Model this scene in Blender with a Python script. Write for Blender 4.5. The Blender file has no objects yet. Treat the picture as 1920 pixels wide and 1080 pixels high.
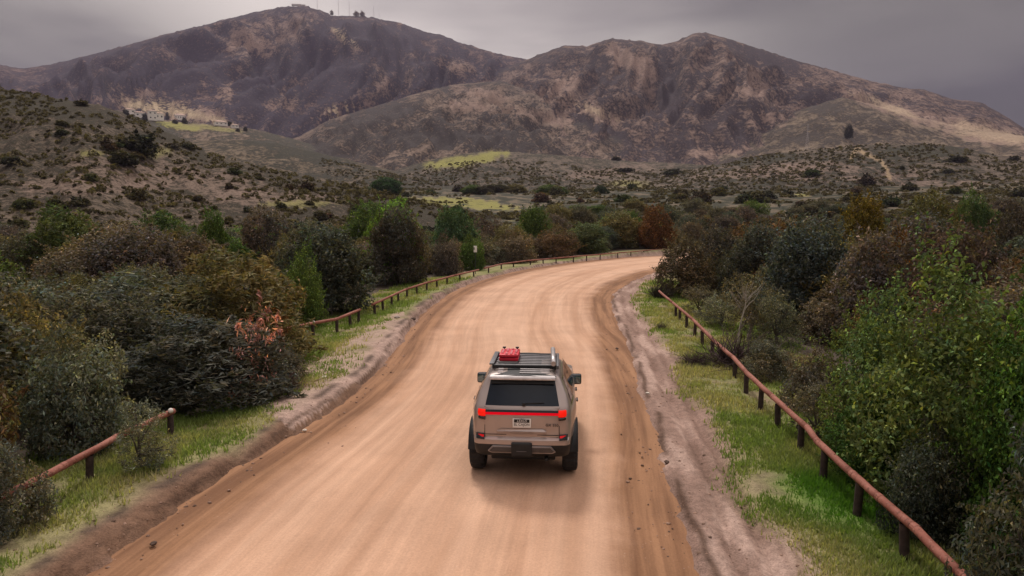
import bpy, bmesh, math, random
import numpy as np
from mathutils import Vector, Matrix

random.seed(7)
rng = np.random.default_rng(7)
scene = bpy.context.scene
COL = scene.collection

# ---------------------------------------------------------------- camera
CAM_H = 4.6
PITCH = math.radians(5.8)
FPX = 1280.0                      # focal length in pixels of the 1920 px wide photograph
cam_data = bpy.data.cameras.new('camera')
cam_data.sensor_width = 36.0
cam_data.lens = FPX / 1920.0 * 36.0
cam_data.clip_start = 0.1
cam_data.clip_end = 30000.0
cam = bpy.data.objects.new('camera', cam_data)
cam.location = (0, 0, CAM_H)
cam.rotation_euler = (math.radians(90) - PITCH, 0, 0)
COL.objects.link(cam)
scene.camera = cam

# ---------------------------------------------------------------- sky, sun, exposure
SUN_EL, SUN_AZ = math.radians(52), math.radians(-14)      # azimuth from +Y towards +X
sun_dir = Vector((math.sin(SUN_AZ) * math.cos(SUN_EL), math.cos(SUN_AZ) * math.cos(SUN_EL), math.sin(SUN_EL)))
world = bpy.data.worlds.new('World')
scene.world = world
world.use_nodes = True
wn, wl = world.node_tree.nodes, world.node_tree.links
wn.clear()
w_out = wn.new('ShaderNodeOutputWorld')
w_bg = wn.new('ShaderNodeBackground')
w_bg.inputs['Strength'].default_value = 0.1
w_sky = wn.new('ShaderNodeTexSky')
w_sky.sky_type = 'NISHITA'
w_sky.sun_disc = False
w_sky.sun_elevation = SUN_EL
w_sky.sun_rotation = SUN_AZ
w_tc = wn.new('ShaderNodeTexCoord')
w_sep = wn.new('ShaderNodeSeparateXYZ')
wl.new(w_tc.outputs['Generated'], w_sep.inputs[0])


def wmath(op, a, b=None, clamp=False):
    n = wn.new('ShaderNodeMath')
    n.operation = op
    n.use_clamp = clamp
    for i, v in enumerate((a, b)):
        if v is None:
            continue
        if isinstance(v, (int, float)):
            n.inputs[i].default_value = v
        else:
            wl.new(v, n.inputs[i])
    return n.outputs[0]


def wdot(v):
    n = wn.new('ShaderNodeVectorMath')
    n.operation = 'DOT_PRODUCT'
    wl.new(w_tc.outputs['Generated'], n.inputs[0])
    n.inputs[1].default_value = v
    return n.outputs['Value']


# cloud layer seen from below: directions are spread onto a flat layer so that clouds shrink towards the horizon
zz = wmath('ADD', wmath('MAXIMUM', w_sep.outputs['Z'], 0.0), 0.16)
cmb = wn.new('ShaderNodeCombineXYZ')
wl.new(wmath('DIVIDE', w_sep.outputs['X'], zz), cmb.inputs[0])
wl.new(wmath('DIVIDE', w_sep.outputs['Y'], zz), cmb.inputs[1])
w_noise = wn.new('ShaderNodeTexNoise')
w_noise.inputs['Scale'].default_value = 0.62
w_noise.inputs['Detail'].default_value = 5.0
w_noise.inputs['Roughness'].default_value = 0.48
w_noise.inputs['Distortion'].default_value = 0.25
w_map = wn.new('ShaderNodeMapping')
w_map.inputs['Location'].default_value = (4.45, 0.9, 0.0)
wl.new(cmb.outputs[0], w_map.inputs['Vector'])
wl.new(w_map.outputs[0], w_noise.inputs['Vector'])
cloud = wn.new('ShaderNodeMapRange')
cloud.interpolation_type = 'SMOOTHSTEP'
cloud.inputs['From Min'].default_value = 0.40
cloud.inputs['From Max'].default_value = 0.62
cloud.inputs['To Min'].default_value = 0.52
cloud.inputs['To Max'].default_value = 1.24
wl.new(w_noise.outputs['Fac'], cloud.inputs['Value'])
# thin bright part of the overcast, in front of the hidden sun
SKY_V = Vector((math.sin(math.radians(-7)) , math.cos(math.radians(-7)), 0.34)).normalized()
glow = wmath('POWER', wmath('MAXIMUM', wdot(SKY_V), 0.0), 20.0)
over = wmath('ADD', 0.075, wmath('MULTIPLY', glow, 0.45))
# an overcast sky brightens towards the zenith
over = wmath('ADD', over, wmath('MULTIPLY', wmath('POWER', wmath('MAXIMUM', w_sep.outputs['Z'], 0.0), 2.0), 1.5))
over = wmath('MULTIPLY', over, cloud.outputs[0])
# a heavier cloud bank hangs over the right-hand ridge
BANK_V = Vector((0.62, 0.80, 0.235)).normalized()
w_bn = wn.new('ShaderNodeTexNoise')
w_bn.inputs['Scale'].default_value = 3.2
w_bn.inputs['Detail'].default_value = 5.0
wl.new(w_tc.outputs['Generated'], w_bn.inputs['Vector'])
bank = wn.new('ShaderNodeMapRange')
bank.interpolation_type = 'SMOOTHSTEP'
bank.inputs['From Min'].default_value = 0.90
bank.inputs['From Max'].default_value = 1.0
bank.inputs['To Min'].default_value = 1.0
bank.inputs['To Max'].default_value = 0.62
wl.new(wmath('ADD', wdot(BANK_V), wmath('MULTIPLY', wmath('SUBTRACT', w_bn.outputs['Fac'], 0.5), 0.07)), bank.inputs['Value'])
over = wmath('MULTIPLY', over, bank.outputs[0])
w_tint = wn.new('ShaderNodeMix')
w_tint.data_type = 'RGBA'
w_tint.blend_type = 'MIX'
w_tint.inputs['A'].default_value = (0.98, 0.845, 0.845, 1)
w_tint.inputs['B'].default_value = (1.0, 0.885, 0.82, 1)
wl.new(cloud.outputs[0], w_tint.inputs['Factor'])
w_mul = wn.new('ShaderNodeVectorMath')
w_mul.operation = 'SCALE'
wl.new(w_tint.outputs['Result'], w_mul.inputs[0])
wl.new(wmath('MULTIPLY', over, 10.0), w_mul.inputs['Scale'])
w_mix = wn.new('ShaderNodeMix')
w_mix.data_type = 'RGBA'
w_mix.inputs['Factor'].default_value = 0.97
wl.new(w_sky.outputs[0], w_mix.inputs['A'])
wl.new(w_mul.outputs[0], w_mix.inputs['B'])
wl.new(w_mix.outputs['Result'], w_bg.inputs['Color'])
wl.new(w_bg.outputs[0], w_out.inputs['Surface'])

sun_data = bpy.data.lights.new('sun', 'SUN')
sun_data.energy = 1.5
sun_data.angle = math.radians(10)
sun_data.color = (1.0, 0.93, 0.85)
sun = bpy.data.objects.new('sun', sun_data)
sun.rotation_euler = sun_dir.to_track_quat('Z', 'Y').to_euler()
sun.location = (0, 0, 60)
COL.objects.link(sun)

vs = scene.view_settings
vs.view_transform = 'Standard'
vs.look = 'None'
vs.exposure = 0.50
vs.gamma = 1.0
vs.use_curve_mapping = False
scene.cycles.max_bounces = 6
scene.cycles.diffuse_bounces = 3
scene.cycles.glossy_bounces = 3
scene.cycles.transmission_bounces = 3
scene.cycles.volume_bounces = 0
scene.cycles.sample_clamp_indirect = 4.0
scene.cycles.use_denoising = True


# ---------------------------------------------------------------- helpers
def P(px, py, z=0.0):
    """The point at height z that the photograph shows at pixel (px, py)."""
    dx, dy = (px - 960.0) / FPX, (540.0 - py) / FPX
    d = (dx, math.cos(PITCH) + math.sin(PITCH) * dy, -math.sin(PITCH) + math.cos(PITCH) * dy)
    t = (z - CAM_H) / d[2]
    return Vector((d[0] * t, d[1] * t, z))


def pix_dir(px, py):
    """(azimuth, tangent of elevation) of a pixel of the photograph."""
    px, py = np.asarray(px, float), np.asarray(py, float)
    dx, dy = (px - 960.0) / FPX, (540.0 - py) / FPX
    y = math.cos(PITCH) + math.sin(PITCH) * dy
    z = -math.sin(PITCH) + math.cos(PITCH) * dy
    return np.arctan2(dx, y), z / np.hypot(dx, y)


def to_pix(x, y, z):
    zc = z - CAM_H
    depth = np.maximum(y * math.cos(PITCH) - zc * math.sin(PITCH), 0.5)
    up = y * math.sin(PITCH) + zc * math.cos(PITCH)
    return 960 + FPX * x / depth, 540 - FPX * up / depth


def _hash(ix, iy, seed):
    h = (ix.astype(np.int64) * 374761393 + iy.astype(np.int64) * 668265263 + seed * 1442695041) & 0xFFFFFFFF
    h = ((h ^ (h >> 13)) * 1274126177) & 0xFFFFFFFF
    return ((h ^ (h >> 16)) & 0xFFFF) / 65535.0


def vnoise(x, y, seed=0):
    x, y = np.asarray(x, float), np.asarray(y, float)
    ix, iy = np.floor(x), np.floor(y)
    fx, fy = x - ix, y - iy
    fx, fy = fx * fx * fx * (fx * (fx * 6 - 15) + 10), fy * fy * fy * (fy * (fy * 6 - 15) + 10)
    a, b = _hash(ix, iy, seed), _hash(ix + 1, iy, seed)
    c, d = _hash(ix, iy + 1, seed), _hash(ix + 1, iy + 1, seed)
    return (a * (1 - fx) + b * fx) * (1 - fy) + (c * (1 - fx) + d * fx) * fy


def fbm(x, y, octaves=4, seed=0, gain=0.5):
    s, a, t = 0.0, 1.0, 0.0
    for o in range(octaves):
        s = s + a * vnoise(x, y, seed + o * 17)
        t += a
        a *= gain
        x, y = x * 2.03 + 11.3, y * 2.03 + 5.7
    return s / t


def smooth(a, b, x):
    t = np.clip((x - a) / (b - a), 0, 1)
    return t * t * (3 - 2 * t)


def seg_dist(x, y, pts):
    """Distance from points to a polyline."""
    best = np.full(np.shape(x), 1e9)
    for (ax, ay), (bx, by) in zip(pts[:-1], pts[1:]):
        vx, vy = bx - ax, by - ay
        t = np.clip(((x - ax) * vx + (y - ay) * vy) / (vx * vx + vy * vy + 1e-12), 0, 1)
        best = np.minimum(best, np.hypot(x - ax - t * vx, y - ay - t * vy))
    return best


def in_poly(x, y, poly):
    ins = np.zeros(np.shape(x), bool)
    n = len(poly)
    for i in range(n):
        (x1, y1), (x2, y2) = poly[i], poly[(i + 1) % n]
        c = ((y1 > y) != (y2 > y)) & (x < (x2 - x1) * (y - y1) / ((y2 - y1) + 1e-12) + x1)
        ins ^= c
    return ins


def catmull(pts, n):
    pts = [Vector(p) for p in pts]
    out = []
    for i in range(len(pts) - 1):
        p0, p1, p2, p3 = pts[max(i - 1, 0)], pts[i], pts[i + 1], pts[min(i + 2, len(pts) - 1)]
        for k in range(n):
            t = k / n
            out.append(0.5 * ((2 * p1) + (p2 - p0) * t + (2 * p0 - 5 * p1 + 4 * p2 - p3) * t * t + (3 * p1 - p0 - 3 * p2 + p3) * t ** 3))
    out.append(pts[-1].copy())
    return out


def mesh_np(name, verts, faces, smooth_shade=False):
    """Mesh from an (n,3) array and an (m,3) or (m,4) array of vertex indices."""
    verts, faces = np.asarray(verts, np.float32), np.asarray(faces, np.int32)
    me = bpy.data.meshes.new(name)
    k = faces.shape[1]
    me.vertices.add(len(verts))
    me.vertices.foreach_set('co', verts.ravel())
    me.loops.add(faces.size)
    me.loops.foreach_set('vertex_index', faces.ravel())
    me.polygons.add(len(faces))
    me.polygons.foreach_set('loop_start', np.arange(0, faces.size, k, dtype=np.int32))
    me.polygons.foreach_set('loop_total', np.full(len(faces), k, np.int32))
    if smooth_shade:
        me.polygons.foreach_set('use_smooth', np.ones(len(faces), bool))
    me.update(calc_edges=True)
    return me


def set_color(me, name, arr):
    """arr: (n_verts, 3) point colours."""
    a = me.attributes.new(name, 'FLOAT_COLOR', 'POINT')
    full = np.ones((len(arr), 4), np.float32)
    full[:, :3] = arr
    a.data.foreach_set('color', full.ravel())


def set_float(me, name, arr):
    a = me.attributes.new(name, 'FLOAT', 'POINT')
    a.data.foreach_set('value', np.asarray(arr, np.float32))


def link(name, me, parent=None, mat=None):
    o = bpy.data.objects.new(name, me)
    COL.objects.link(o)
    if parent is not None:
        o.parent = parent
    if mat is not None and me is not None and not me.materials:
        me.materials.append(mat)
    return o


def tag(o, label=None, cat=None, group=None, kind=None):
    for k, v in (('label', label), ('category', cat), ('group', group), ('kind', kind)):
        if v:
            o[k] = v
    return o


def empty(name, loc, rz=0.0):
    o = bpy.data.objects.new(name, None)
    o.location = loc
    o.rotation_euler = (0, 0, rz)
    o.empty_display_size = 0.2
    COL.objects.link(o)
    return o


class NT:
    """Small helper to write a material's nodes."""

    def __init__(self, name, rough=0.8, spec=0.3):
        self.mat = bpy.data.materials.new(name)
        self.mat.use_nodes = True
        self.n, self.l = self.mat.node_tree.nodes, self.mat.node_tree.links
        self.bsdf = self.n['Principled BSDF']
        self.bsdf.inputs['Roughness'].default_value = rough
        self.bsdf.inputs['Specular IOR Level'].default_value = spec

    def put(self, sock, v):
        if isinstance(v, bpy.types.NodeSocket):
            self.l.new(v, sock)
        elif v is not None:
            if isinstance(v, (tuple, list)) and len(v) == 3 and sock.type == 'RGBA':
                v = (*v, 1)
            sock.default_value = v

    def node(self, kind, **kw):
        n = self.n.new(kind)
        for k, v in kw.items():
            setattr(n, k, v)
        return n

    def math(self, op, a, b=None, clamp=False):
        n = self.node('ShaderNodeMath', operation=op, use_clamp=clamp)
        self.put(n.inputs[0], a)
        self.put(n.inputs[1], b)
        return n.outputs[0]

    def mix(self, fac, a, b, blend='MIX'):
        n = self.node('ShaderNodeMix', data_type='RGBA', blend_type=blend)
        self.put(n.inputs['Factor'], fac)
        self.put(n.inputs['A'], a)
        self.put(n.inputs['B'], b)
        return n.outputs['Result']

    def noise(self, vec, scale, detail=4, rough=0.55, dist=0.0):
        n = self.node('ShaderNodeTexNoise')
        self.put(n.inputs['Vector'], vec)
        for k, v in (('Scale', scale), ('Detail', detail), ('Roughness', rough), ('Distortion', dist)):
            n.inputs[k].default_value = v
        return n.outputs['Fac']

    def ramp(self, v, a, b, lo=0.0, hi=1.0):
        n = self.node('ShaderNodeMapRange', interpolation_type='SMOOTHSTEP')
        self.put(n.inputs['Value'], v)
        for k, x in (('From Min', a), ('From Max', b), ('To Min', lo), ('To Max', hi)):
            self.put(n.inputs[k], x)
        return n.outputs[0]

    def attr(self, name, fac=False):
        n = self.node('ShaderNodeAttribute', attribute_name=name)
        return n.outputs['Fac' if fac else 'Color']

    def pos(self, scale=None):
        g = self.node('ShaderNodeNewGeometry')
        if scale is None:
            return g.outputs['Position']
        m = self.node('ShaderNodeMapping')
        m.inputs['Scale'].default_value = scale
        self.l.new(g.outputs['Position'], m.inputs['Vector'])
        return m.outputs[0]

    def obj(self):
        return self.node('ShaderNodeTexCoord').outputs['Object']

    def bump(self, h, strength=0.5, dist=0.05):
        n = self.node('ShaderNodeBump')
        n.inputs['Strength'].default_value = strength
        n.inputs['Distance'].default_value = dist
        self.put(n.inputs['Height'], h)
        self.l.new(n.outputs[0], self.bsdf.inputs['Normal'])

    def color(self, c):
        self.put(self.bsdf.inputs['Base Color'], c)
        return self.mat


def plain(name, color, rough=0.6, metal=0.0, spec=0.4, wear=0.12, scale=9.0, coat=0.0):
    t = NT(name, rough, spec)
    nz = t.noise(t.obj(), scale, 5)
    c = t.mix(t.ramp(nz, 0.3, 0.7), tuple(x * (1 - wear) for x in color), tuple(min(1, x * (1 + wear)) for x in color))
    t.color(c)
    t.bsdf.inputs['Metallic'].default_value = metal
    t.bsdf.inputs['Coat Weight'].default_value = coat
    t.bsdf.inputs['Coat Roughness'].default_value = 0.05
    return t.mat


# ---------------------------------------------------------------- road outline (world), from its two edges
ROAD_PAIRS = [  # left edge pixel, right edge pixel
    ((150, 1080), (1312, 1080)), ((380, 921), (1268, 921)), ((560, 806), (1228, 803)), ((662, 737), (1203, 720)),
    ((728, 672), (1182, 662)), ((765, 620), (1164, 612)), ((800, 582), (1150, 577)), ((850, 546), (1151, 555)),
    ((910, 523), (1168, 538)), ((990, 504), (1198, 523)), ((1090, 490), (1245, 508)), ((1200, 480), (1345, 495)),
    ((1310, 476), (1470, 488))]
edge_l = [P(*a) for a, b in ROAD_PAIRS]
edge_r = [P(*b) for a, b in ROAD_PAIRS]
for e in (edge_l, edge_r):
    d = (e[0] - e[1])
    d.normalize()
    for step in (5, 5, 12, 12, 40, 40):
        e.insert(0, e[0] + d * step)
edge_l += [Vector((44, 103, 0)), Vector((75, 108, 0)), Vector((130, 109, 0))]
edge_r += [Vector((46, 88, 0)), Vector((76, 94, 0)), Vector((130, 95, 0))]
edge_l, edge_r = catmull(edge_l, 8), catmull(edge_r, 8)
EL = [(p.x, p.y) for p in edge_l]
ER = [(p.x, p.y) for p in edge_r]
ROAD_POLY = EL + ER[::-1]


def road_sd(x, y):
    """Signed distance to the road (negative on it), and distances to its two edges."""
    near = (np.hypot(x, y) < 175)
    dl, dr = np.full(x.shape, 200.0), np.full(x.shape, 200.0)
    if near.any():
        dl[near] = seg_dist(x[near], y[near], EL)
        dr[near] = seg_dist(x[near], y[near], ER)
    sd = np.minimum(dl, dr)
    ins = np.zeros(x.shape, bool)
    ins[near] = in_poly(x[near], y[near], ROAD_POLY)
    return np.where(ins, -sd, sd), dl, dr


# ---------------------------------------------------------------- relief of the land
LAYERS = [  # name, ridge pixels, ridge distance by pixel x, foot distance, gully size, gully depth
    ('near_hill', [(-900, 120), (-400, 120), (0, 163), (100, 181), (187, 194), (247, 217), (293, 237), (350, 262), (387, 285), (450, 303), (500, 316), (620, 341), (720, 362), (800, 376), (900, 395), (1000, 410), (1200, 430)],
     [(-400, 300), (0, 280), (300, 235), (500, 215), (720, 200)], 105, 38, 0.10),
    ('scrub_hill', [(100, 300), (260, 275), (380, 262), (450, 262), (520, 268), (600, 286), (680, 305), (760, 325), (840, 345), (920, 365)],
     [(0, 560), (900, 620)], 330, 70, 0.10),
    ('bench', [(-300, 190), (0, 196), (120, 192), (230, 207), (330, 228), (430, 233), (500, 246), (560, 262), (640, 290), (720, 320)],
     [(0, 1000), (600, 950)], 520, 120, 0.10),
    ('mountain', [(-1500, 260), (-700, 190), (-300, 130), (-100, 105), (0, 120), (40, 127), (100, 118), (200, 93), (300, 65), (400, 40), (470, 22), (530, 10), (575, 9), (600, 18), (622, 27), (650, 28.5), (700, 31), (750, 40), (800, 58), (830, 64), (860, 77), (930, 98), (990, 110), (1080, 140), (1200, 200), (1400, 290)],
     [(-400, 2700), (560, 2450), (1000, 2200)], 1000, 230, 0.42),
    ('mountain', [(700, 330), (800, 230), (880, 165), (940, 128), (990, 109), (1020, 97), (1060, 83), (1100, 85), (1120, 78), (1150, 70.5), (1190, 74), (1240, 82), (1270, 75), (1300, 61), (1322, 58), (1360, 69), (1420, 88), (1480, 107), (1560, 130), (1640, 152), (1690, 163), (1730, 167), (1790, 185), (1840, 191), (1880, 213), (1920, 240), (2000, 270), (2300, 310), (3000, 350)],
     [(800, 1900), (1320, 1900), (2000, 1700)], 760, 200, 0.44),
    ('foothill', [(420, 300), (560, 255), (620, 222), (740, 187), (800, 168), (853, 157), (940, 150), (990, 168), (1060, 208), (1120, 232), (1200, 262), (1280, 290), (1400, 330)],
     [(500, 1300), (950, 1450), (1300, 1150)], 560, 120, 0.34),
    ('spur', [(1300, 300), (1400, 250), (1500, 205), (1580, 180), (1640, 195), (1720, 218), (1800, 236), (1860, 246), (1920, 254), (2100, 280), (2600, 330)],
     [(1300, 1250), (1920, 1250)], 640, 120, 0.20),
    ('low_hill', [(1200, 345), (1280, 322), (1360, 305), (1400, 296), (1480, 284), (1560, 278), (1600, 273), (1680, 269), (1760, 270), (1820, 279), (1900, 298), (2100, 320), (2600, 350)],
     [(1300, 520), (1900, 520)], 330, 60, 0.10),
    ('low_hill', [(620, 350), (700, 330), (760, 313), (820, 296), (900, 283), (960, 284), (1050, 290), (1150, 300), (1280, 306), (1400, 312), (1500, 325)],
     [(700, 640), (1300, 640)], 380, 70, 0.14),
]
LAYER_ARR = []
for nm, ridge, dist, foot, gs, gd in LAYERS:
    rp = np.array(ridge, float)
    az, te = pix_dir(rp[:, 0], rp[:, 1])
    dp = np.array(dist, float)
    daz, _ = pix_dir(dp[:, 0], np.full(len(dp), 300.0))
    az = np.concatenate([[az[0] - 0.25], az, [az[-1] + 0.25]])
    te = np.concatenate([[-0.02], te, [-0.02]])
    LAYER_ARR.append((nm, az, te, daz, dp[:, 1], foot, gs, gd))


def base_h(r):
    return np.interp(r, [0, 75, 130, 200, 300, 450, 700, 1000, 2000, 4000], [0, 0, 1.6, 6.5, 14, 24, 38, 50, 80, 80])


def layer_h(i, x, y, r, az):
    """Height of one hill or mountain over the given points."""
    nm, a, te, da, dv, foot, gs, gd = LAYER_ARR[i]
    R = np.interp(az, da, dv)
    R = R * (1 + 0.10 * (fbm(az * 9 + i * 3.1, az * 0 + i, 3, 40 + i) - 0.5))
    zr = CAM_H + R * np.interp(az, a, te)
    r0 = foot * (1 + 0.35 * (fbm(az * 7 + i, az * 0, 3, 60 + i) - 0.5))
    t = np.clip((r - r0) / (R - r0), 0, 1)
    s = 0.45 * t + 0.55 * t * t * (3 - 2 * t)
    b0 = base_h(np.minimum(r, r0)) - 3
    s = np.where(t < 1, 0.5 * s + 0.5 * t ** 1.35, s)
    front = b0 + np.maximum(zr - b0, 0) * s
    rise = np.maximum(zr - b0, 0)
    # gullies and spurs that run down the slope, faded out at foot and crest
    wx = fbm(x / (gs * 2.6), y / (gs * 2.6), 3, 80 + i) - 0.5
    u = az * R / gs + wx * 2.2
    v = r / (gs * 3.2) + wx * 1.2
    rid = 1 - np.abs(2 * fbm(u, v, 4, 100 + i, 0.55) - 1)
    rid2 = 1 - np.abs(2 * fbm(u * 3.1 + wx * 2, v * 1.5, 3, 160 + i, 0.5) - 1)
    fine = fbm(x / (gs * 0.33), y / (gs * 0.33), 4, 120 + i, 0.6) - 0.5
    env = np.clip(t, 0, 1) ** 0.8 * np.clip((1 - t) * 2.2, 0, 1)
    env = env * (0.25 + 0.75 * smooth(1.0, 0.72, t))
    front = front + rise * env * (gd * (rid - 0.74) * 1.5 + gd * 0.42 * (rid2 - 0.74) + 0.08 * fine)
    lim = CAM_H + r * np.interp(az, a, te) - 0.012 * rise * (1 - t)      # spurs stay under the skyline
    k = 0.02 * rise + 0.5
    hh = np.clip(0.5 + 0.5 * (lim - front) / k, 0, 1)
    front = np.where(t < 1, lim * (1 - hh) + front * hh - k * hh * (1 - hh), front)
    crest = (fbm(az * R / 7.0, az * 0 + i, 3, 140 + i) - 0.5) * R * 0.0016
    front = front + crest * smooth(0.75, 1.0, t)
    back = zr + crest - (r - R) * 0.38
    hl = np.where(r > R, back, front)
    hl = np.where(r < r0 * 0.7, -50, hl)
    return hl


def terrain(x, y):
    """Height of the bare land, and which layer it belongs to (-1: the valley floor)."""
    r, az = np.hypot(x, y), np.arctan2(x, y)
    h = base_h(r)
    h = h + smooth(60, 150, r) * (fbm(x / 26, y / 26, 4, 3) - 0.5) * np.clip(r / 90, 0, 5)
    own = np.full(x.shape, -1)
    for i in range(len(LAYER_ARR)):
        sel = r > LAYER_ARR[i][5] * 0.72
        if not sel.any():
            continue
        hl = layer_h(i, x[sel], y[sel], r[sel], az[sel])
        up = hl > h[sel]
        w = np.nonzero(sel)[0][up]
        own[w] = i
        h[w] = hl[up]
    return h, own


def ground_h(x, y):
    """Land with its road cutting and verges."""
    x, y = np.atleast_1d(np.asarray(x, float)), np.atleast_1d(np.asarray(y, float))
    h, own = terrain(x, y)
    sd, dl, dr = road_sd(x, y)
    jag = (fbm(x * 1.1, y * 0.8, 3, 9) - 0.5) * 0.5 * smooth(3, 0, np.abs(sd)) + (fbm(x * 5, y * 5, 2, 12) - 0.5) * 0.16 * smooth(2, 0, np.abs(sd))
    s2 = sd + jag
    left = dl < dr
    pl = np.interp(s2, [-0.9, -0.3, -0.05, 0.08, 0.32, 0.8, 2.0, 5.0], [-0.32, -0.16, -0.02, 0.12, 0.20, 0.19, 0.12, 0.02])
    pr = np.interp(s2, [-0.9, -0.3, -0.05, 0.10, 0.35, 1.1, 1.35, 1.7, 5.0], [-0.32, -0.16, -0.02, 0.08, 0.06, 0.03, 0.10, 0.10, 0.02])
    h = h + np.where(left, pl, pr) * smooth(170, 120, np.hypot(x, y))
    off = smooth(0.1, 1.2, sd)
    h = h + off * (fbm(x * 0.9, y * 0.9, 4, 21) - 0.5) * np.where(left, 0.16, 0.05 + 0.11 * smooth(1.5, 3.0, sd)) * smooth(120, 40, np.hypot(x, y))
    # two wheel ruts in the soft right-hand shoulder
    rut = np.exp(-((dr - 0.55 - (fbm(y * 0.15, x * 0, 2, 5) - .5) * .3) / 0.10) ** 2) + 0.8 * np.exp(-((dr - 0.98) / 0.08) ** 2)
    h = h - np.where((sd > 0) & ~left, rut, 0) * 0.07
    return h, own, sd, dl, dr


# the camera-side land as one polar sheet, finer where the photograph looks
azs = np.concatenate([np.linspace(-math.pi, -0.86, 50)[:-1], np.linspace(-0.86, 0.86, 600), np.linspace(0.86, math.pi, 50)[1:]])
rads = np.concatenate([[0.0], np.exp(np.linspace(math.log(2.2), math.log(3700), 760))])
A, R_ = np.meshgrid(azs, rads)
GX, GY = (R_ * np.sin(A)).ravel(), (R_ * np.cos(A)).ravel()
GZ, OWN, SD, DL, DR = ground_h(GX, GY)
nc, nr = len(azs), len(rads)
idx = np.arange(nr * nc).reshape(nr, nc)
QUADS = np.stack([idx[:-1, :-1].ravel(), idx[:-1, 1:].ravel(), idx[1:, 1:].ravel(), idx[1:, :-1].ravel()], 1)[:, ::-1]
RR = np.hypot(GX, GY)
PX, PY = to_pix(GX, GY, GZ)
GRID_Z = GZ.reshape(nr, nc)


def road_at(x, y):
    """Signed distance to the road and to its two edges at one point, from the built land."""
    i = int(round(float(np.interp(math.hypot(x, y), rads, np.arange(nr))))) * nc + int(round(float(np.interp(math.atan2(x, y), azs, np.arange(nc)))))
    return float(SD[i]), float(DL[i]), float(DR[i])


def H1(x, y):
    """Height of the built land at one point, read from its own mesh."""
    r, az = math.hypot(x, y), math.atan2(x, y)
    i = float(np.interp(r, rads, np.arange(nr)))
    j = float(np.interp(az, azs, np.arange(nc)))
    i0, j0 = min(int(i), nr - 2), min(int(j), nc - 2)
    fi, fj = i - i0, j - j0
    g = GRID_Z
    return float((g[i0, j0] * (1 - fj) + g[i0, j0 + 1] * fj) * (1 - fi) + (g[i0 + 1, j0] * (1 - fj) + g[i0 + 1, j0 + 1] * fj) * fi)


def blob(px, py, rx, ry, ang=0.0, rough=0.6, seed=0):
    """Soft irregular patch of land cover seen round a pixel of the photograph."""
    c, s = math.cos(math.radians(ang)), math.sin(math.radians(ang))
    dx, dy = PX - px, PY - py
    u, v = (dx * c + dy * s) / rx, (-dx * s + dy * c) / ry
    d = np.hypot(u, v) + (fbm(PX / (0.5 * min(rx, ry) + 4), PY / (0.5 * min(rx, ry) + 4), 3, 200 + seed) - 0.5) * 2 * rough
    return smooth(1.15, 0.55, d) * (GY > 0)

# ---------------------------------------------------------------- land cover
def lerp(a, b, f):
    f = np.asarray(f)[..., None]
    return a * (1 - f) + b * f


n_v = len(GX)
SOIL = np.tile(np.array([0.175, 0.125, 0.098]), (n_v, 1))
COVER = np.full(n_v, 0.55)                       # share of the land under scrub
SCRUB = np.tile(np.array([0.040, 0.040, 0.026]), (n_v, 1))
big = fbm(GX / 90, GY / 90, 4, 31)
mid = fbm(GX / 14, GY / 14, 4, 33)
# per kind of hill
spec = {  # soil, scrub, cover
    'near_hill': ((0.118, 0.090, 0.066), (0.044, 0.038, 0.026), 0.60),
    'scrub_hill': ((0.150, 0.115, 0.080), (0.036, 0.034, 0.024), 0.55),
    'bench': ((0.200, 0.150, 0.110), (0.050, 0.046, 0.034), 0.52),
    'foothill': ((0.190, 0.138, 0.106), (0.044, 0.036, 0.034), 0.58),
    'spur': ((0.180, 0.138, 0.098), (0.055, 0.045, 0.038), 0.52),
    'low_hill': ((0.135, 0.106, 0.082), (0.044, 0.042, 0.030), 0.54),
}
for i, L in enumerate(LAYERS):
    m = OWN == i
    if L[0] == 'mountain':
        a, b, c = ((0.195, 0.130, 0.114), (0.035, 0.027, 0.041), 0.67) if i == 3 else ((0.200, 0.138, 0.112), (0.046, 0.035, 0.040), 0.57)
    else:
        a, b, c = spec[L[0]]
    SOIL[m], SCRUB[m], COVER[m] = a, b, c
COVER = COVER + (big - 0.5) * 0.5
# bare slopes, sunlit patches painted as pale soil, burnt brush and meadows where the photograph shows them
bare = [(500, 62, 100, 40, -8), (455, 95, 60, 45, 30), (648, 72, 46, 11, 36), (436, 160, 20, 34, 8), (420, 178, 18, 22, 0), (300, 196, 130, 24, 8), (350, 215, 90, 14, 10), (640, 207, 46, 12, -14), (700, 148, 40, 26, 20), (530, 195, 40, 22, -10), (745, 60, 8, 26, 15),
        (775, 128, 26, 34, 10), (330, 105, 14, 18, 20), (860, 125, 40, 18, 10), (1166, 103, 36, 26, 40), (1210, 128, 26, 22, 35), (1110, 212, 70, 13, 22), (1060, 150, 40, 30, 20), (1380, 152, 50, 34, 15), (1450, 185, 50, 14, 15), (1410, 225, 70, 18, 0), (1640, 192, 70, 14, 20), (1720, 218, 80, 16, 16), (1840, 250, 110, 22, 12),
        (1480, 82, 30, 8, 14), (1330, 285, 70, 10, 0), (1250, 230, 12, 16, 0), (900, 175, 60, 14, 8), (1000, 215, 80, 14, 12), (880, 200, 60, 12, 5), (1600, 330, 240, 22, 4), (1450, 320, 160, 12, -6), (300, 330, 200, 30, 6), (150, 350, 160, 20, 0), (500, 370, 160, 18, 0), (1150, 320, 120, 12, -8)]
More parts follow.
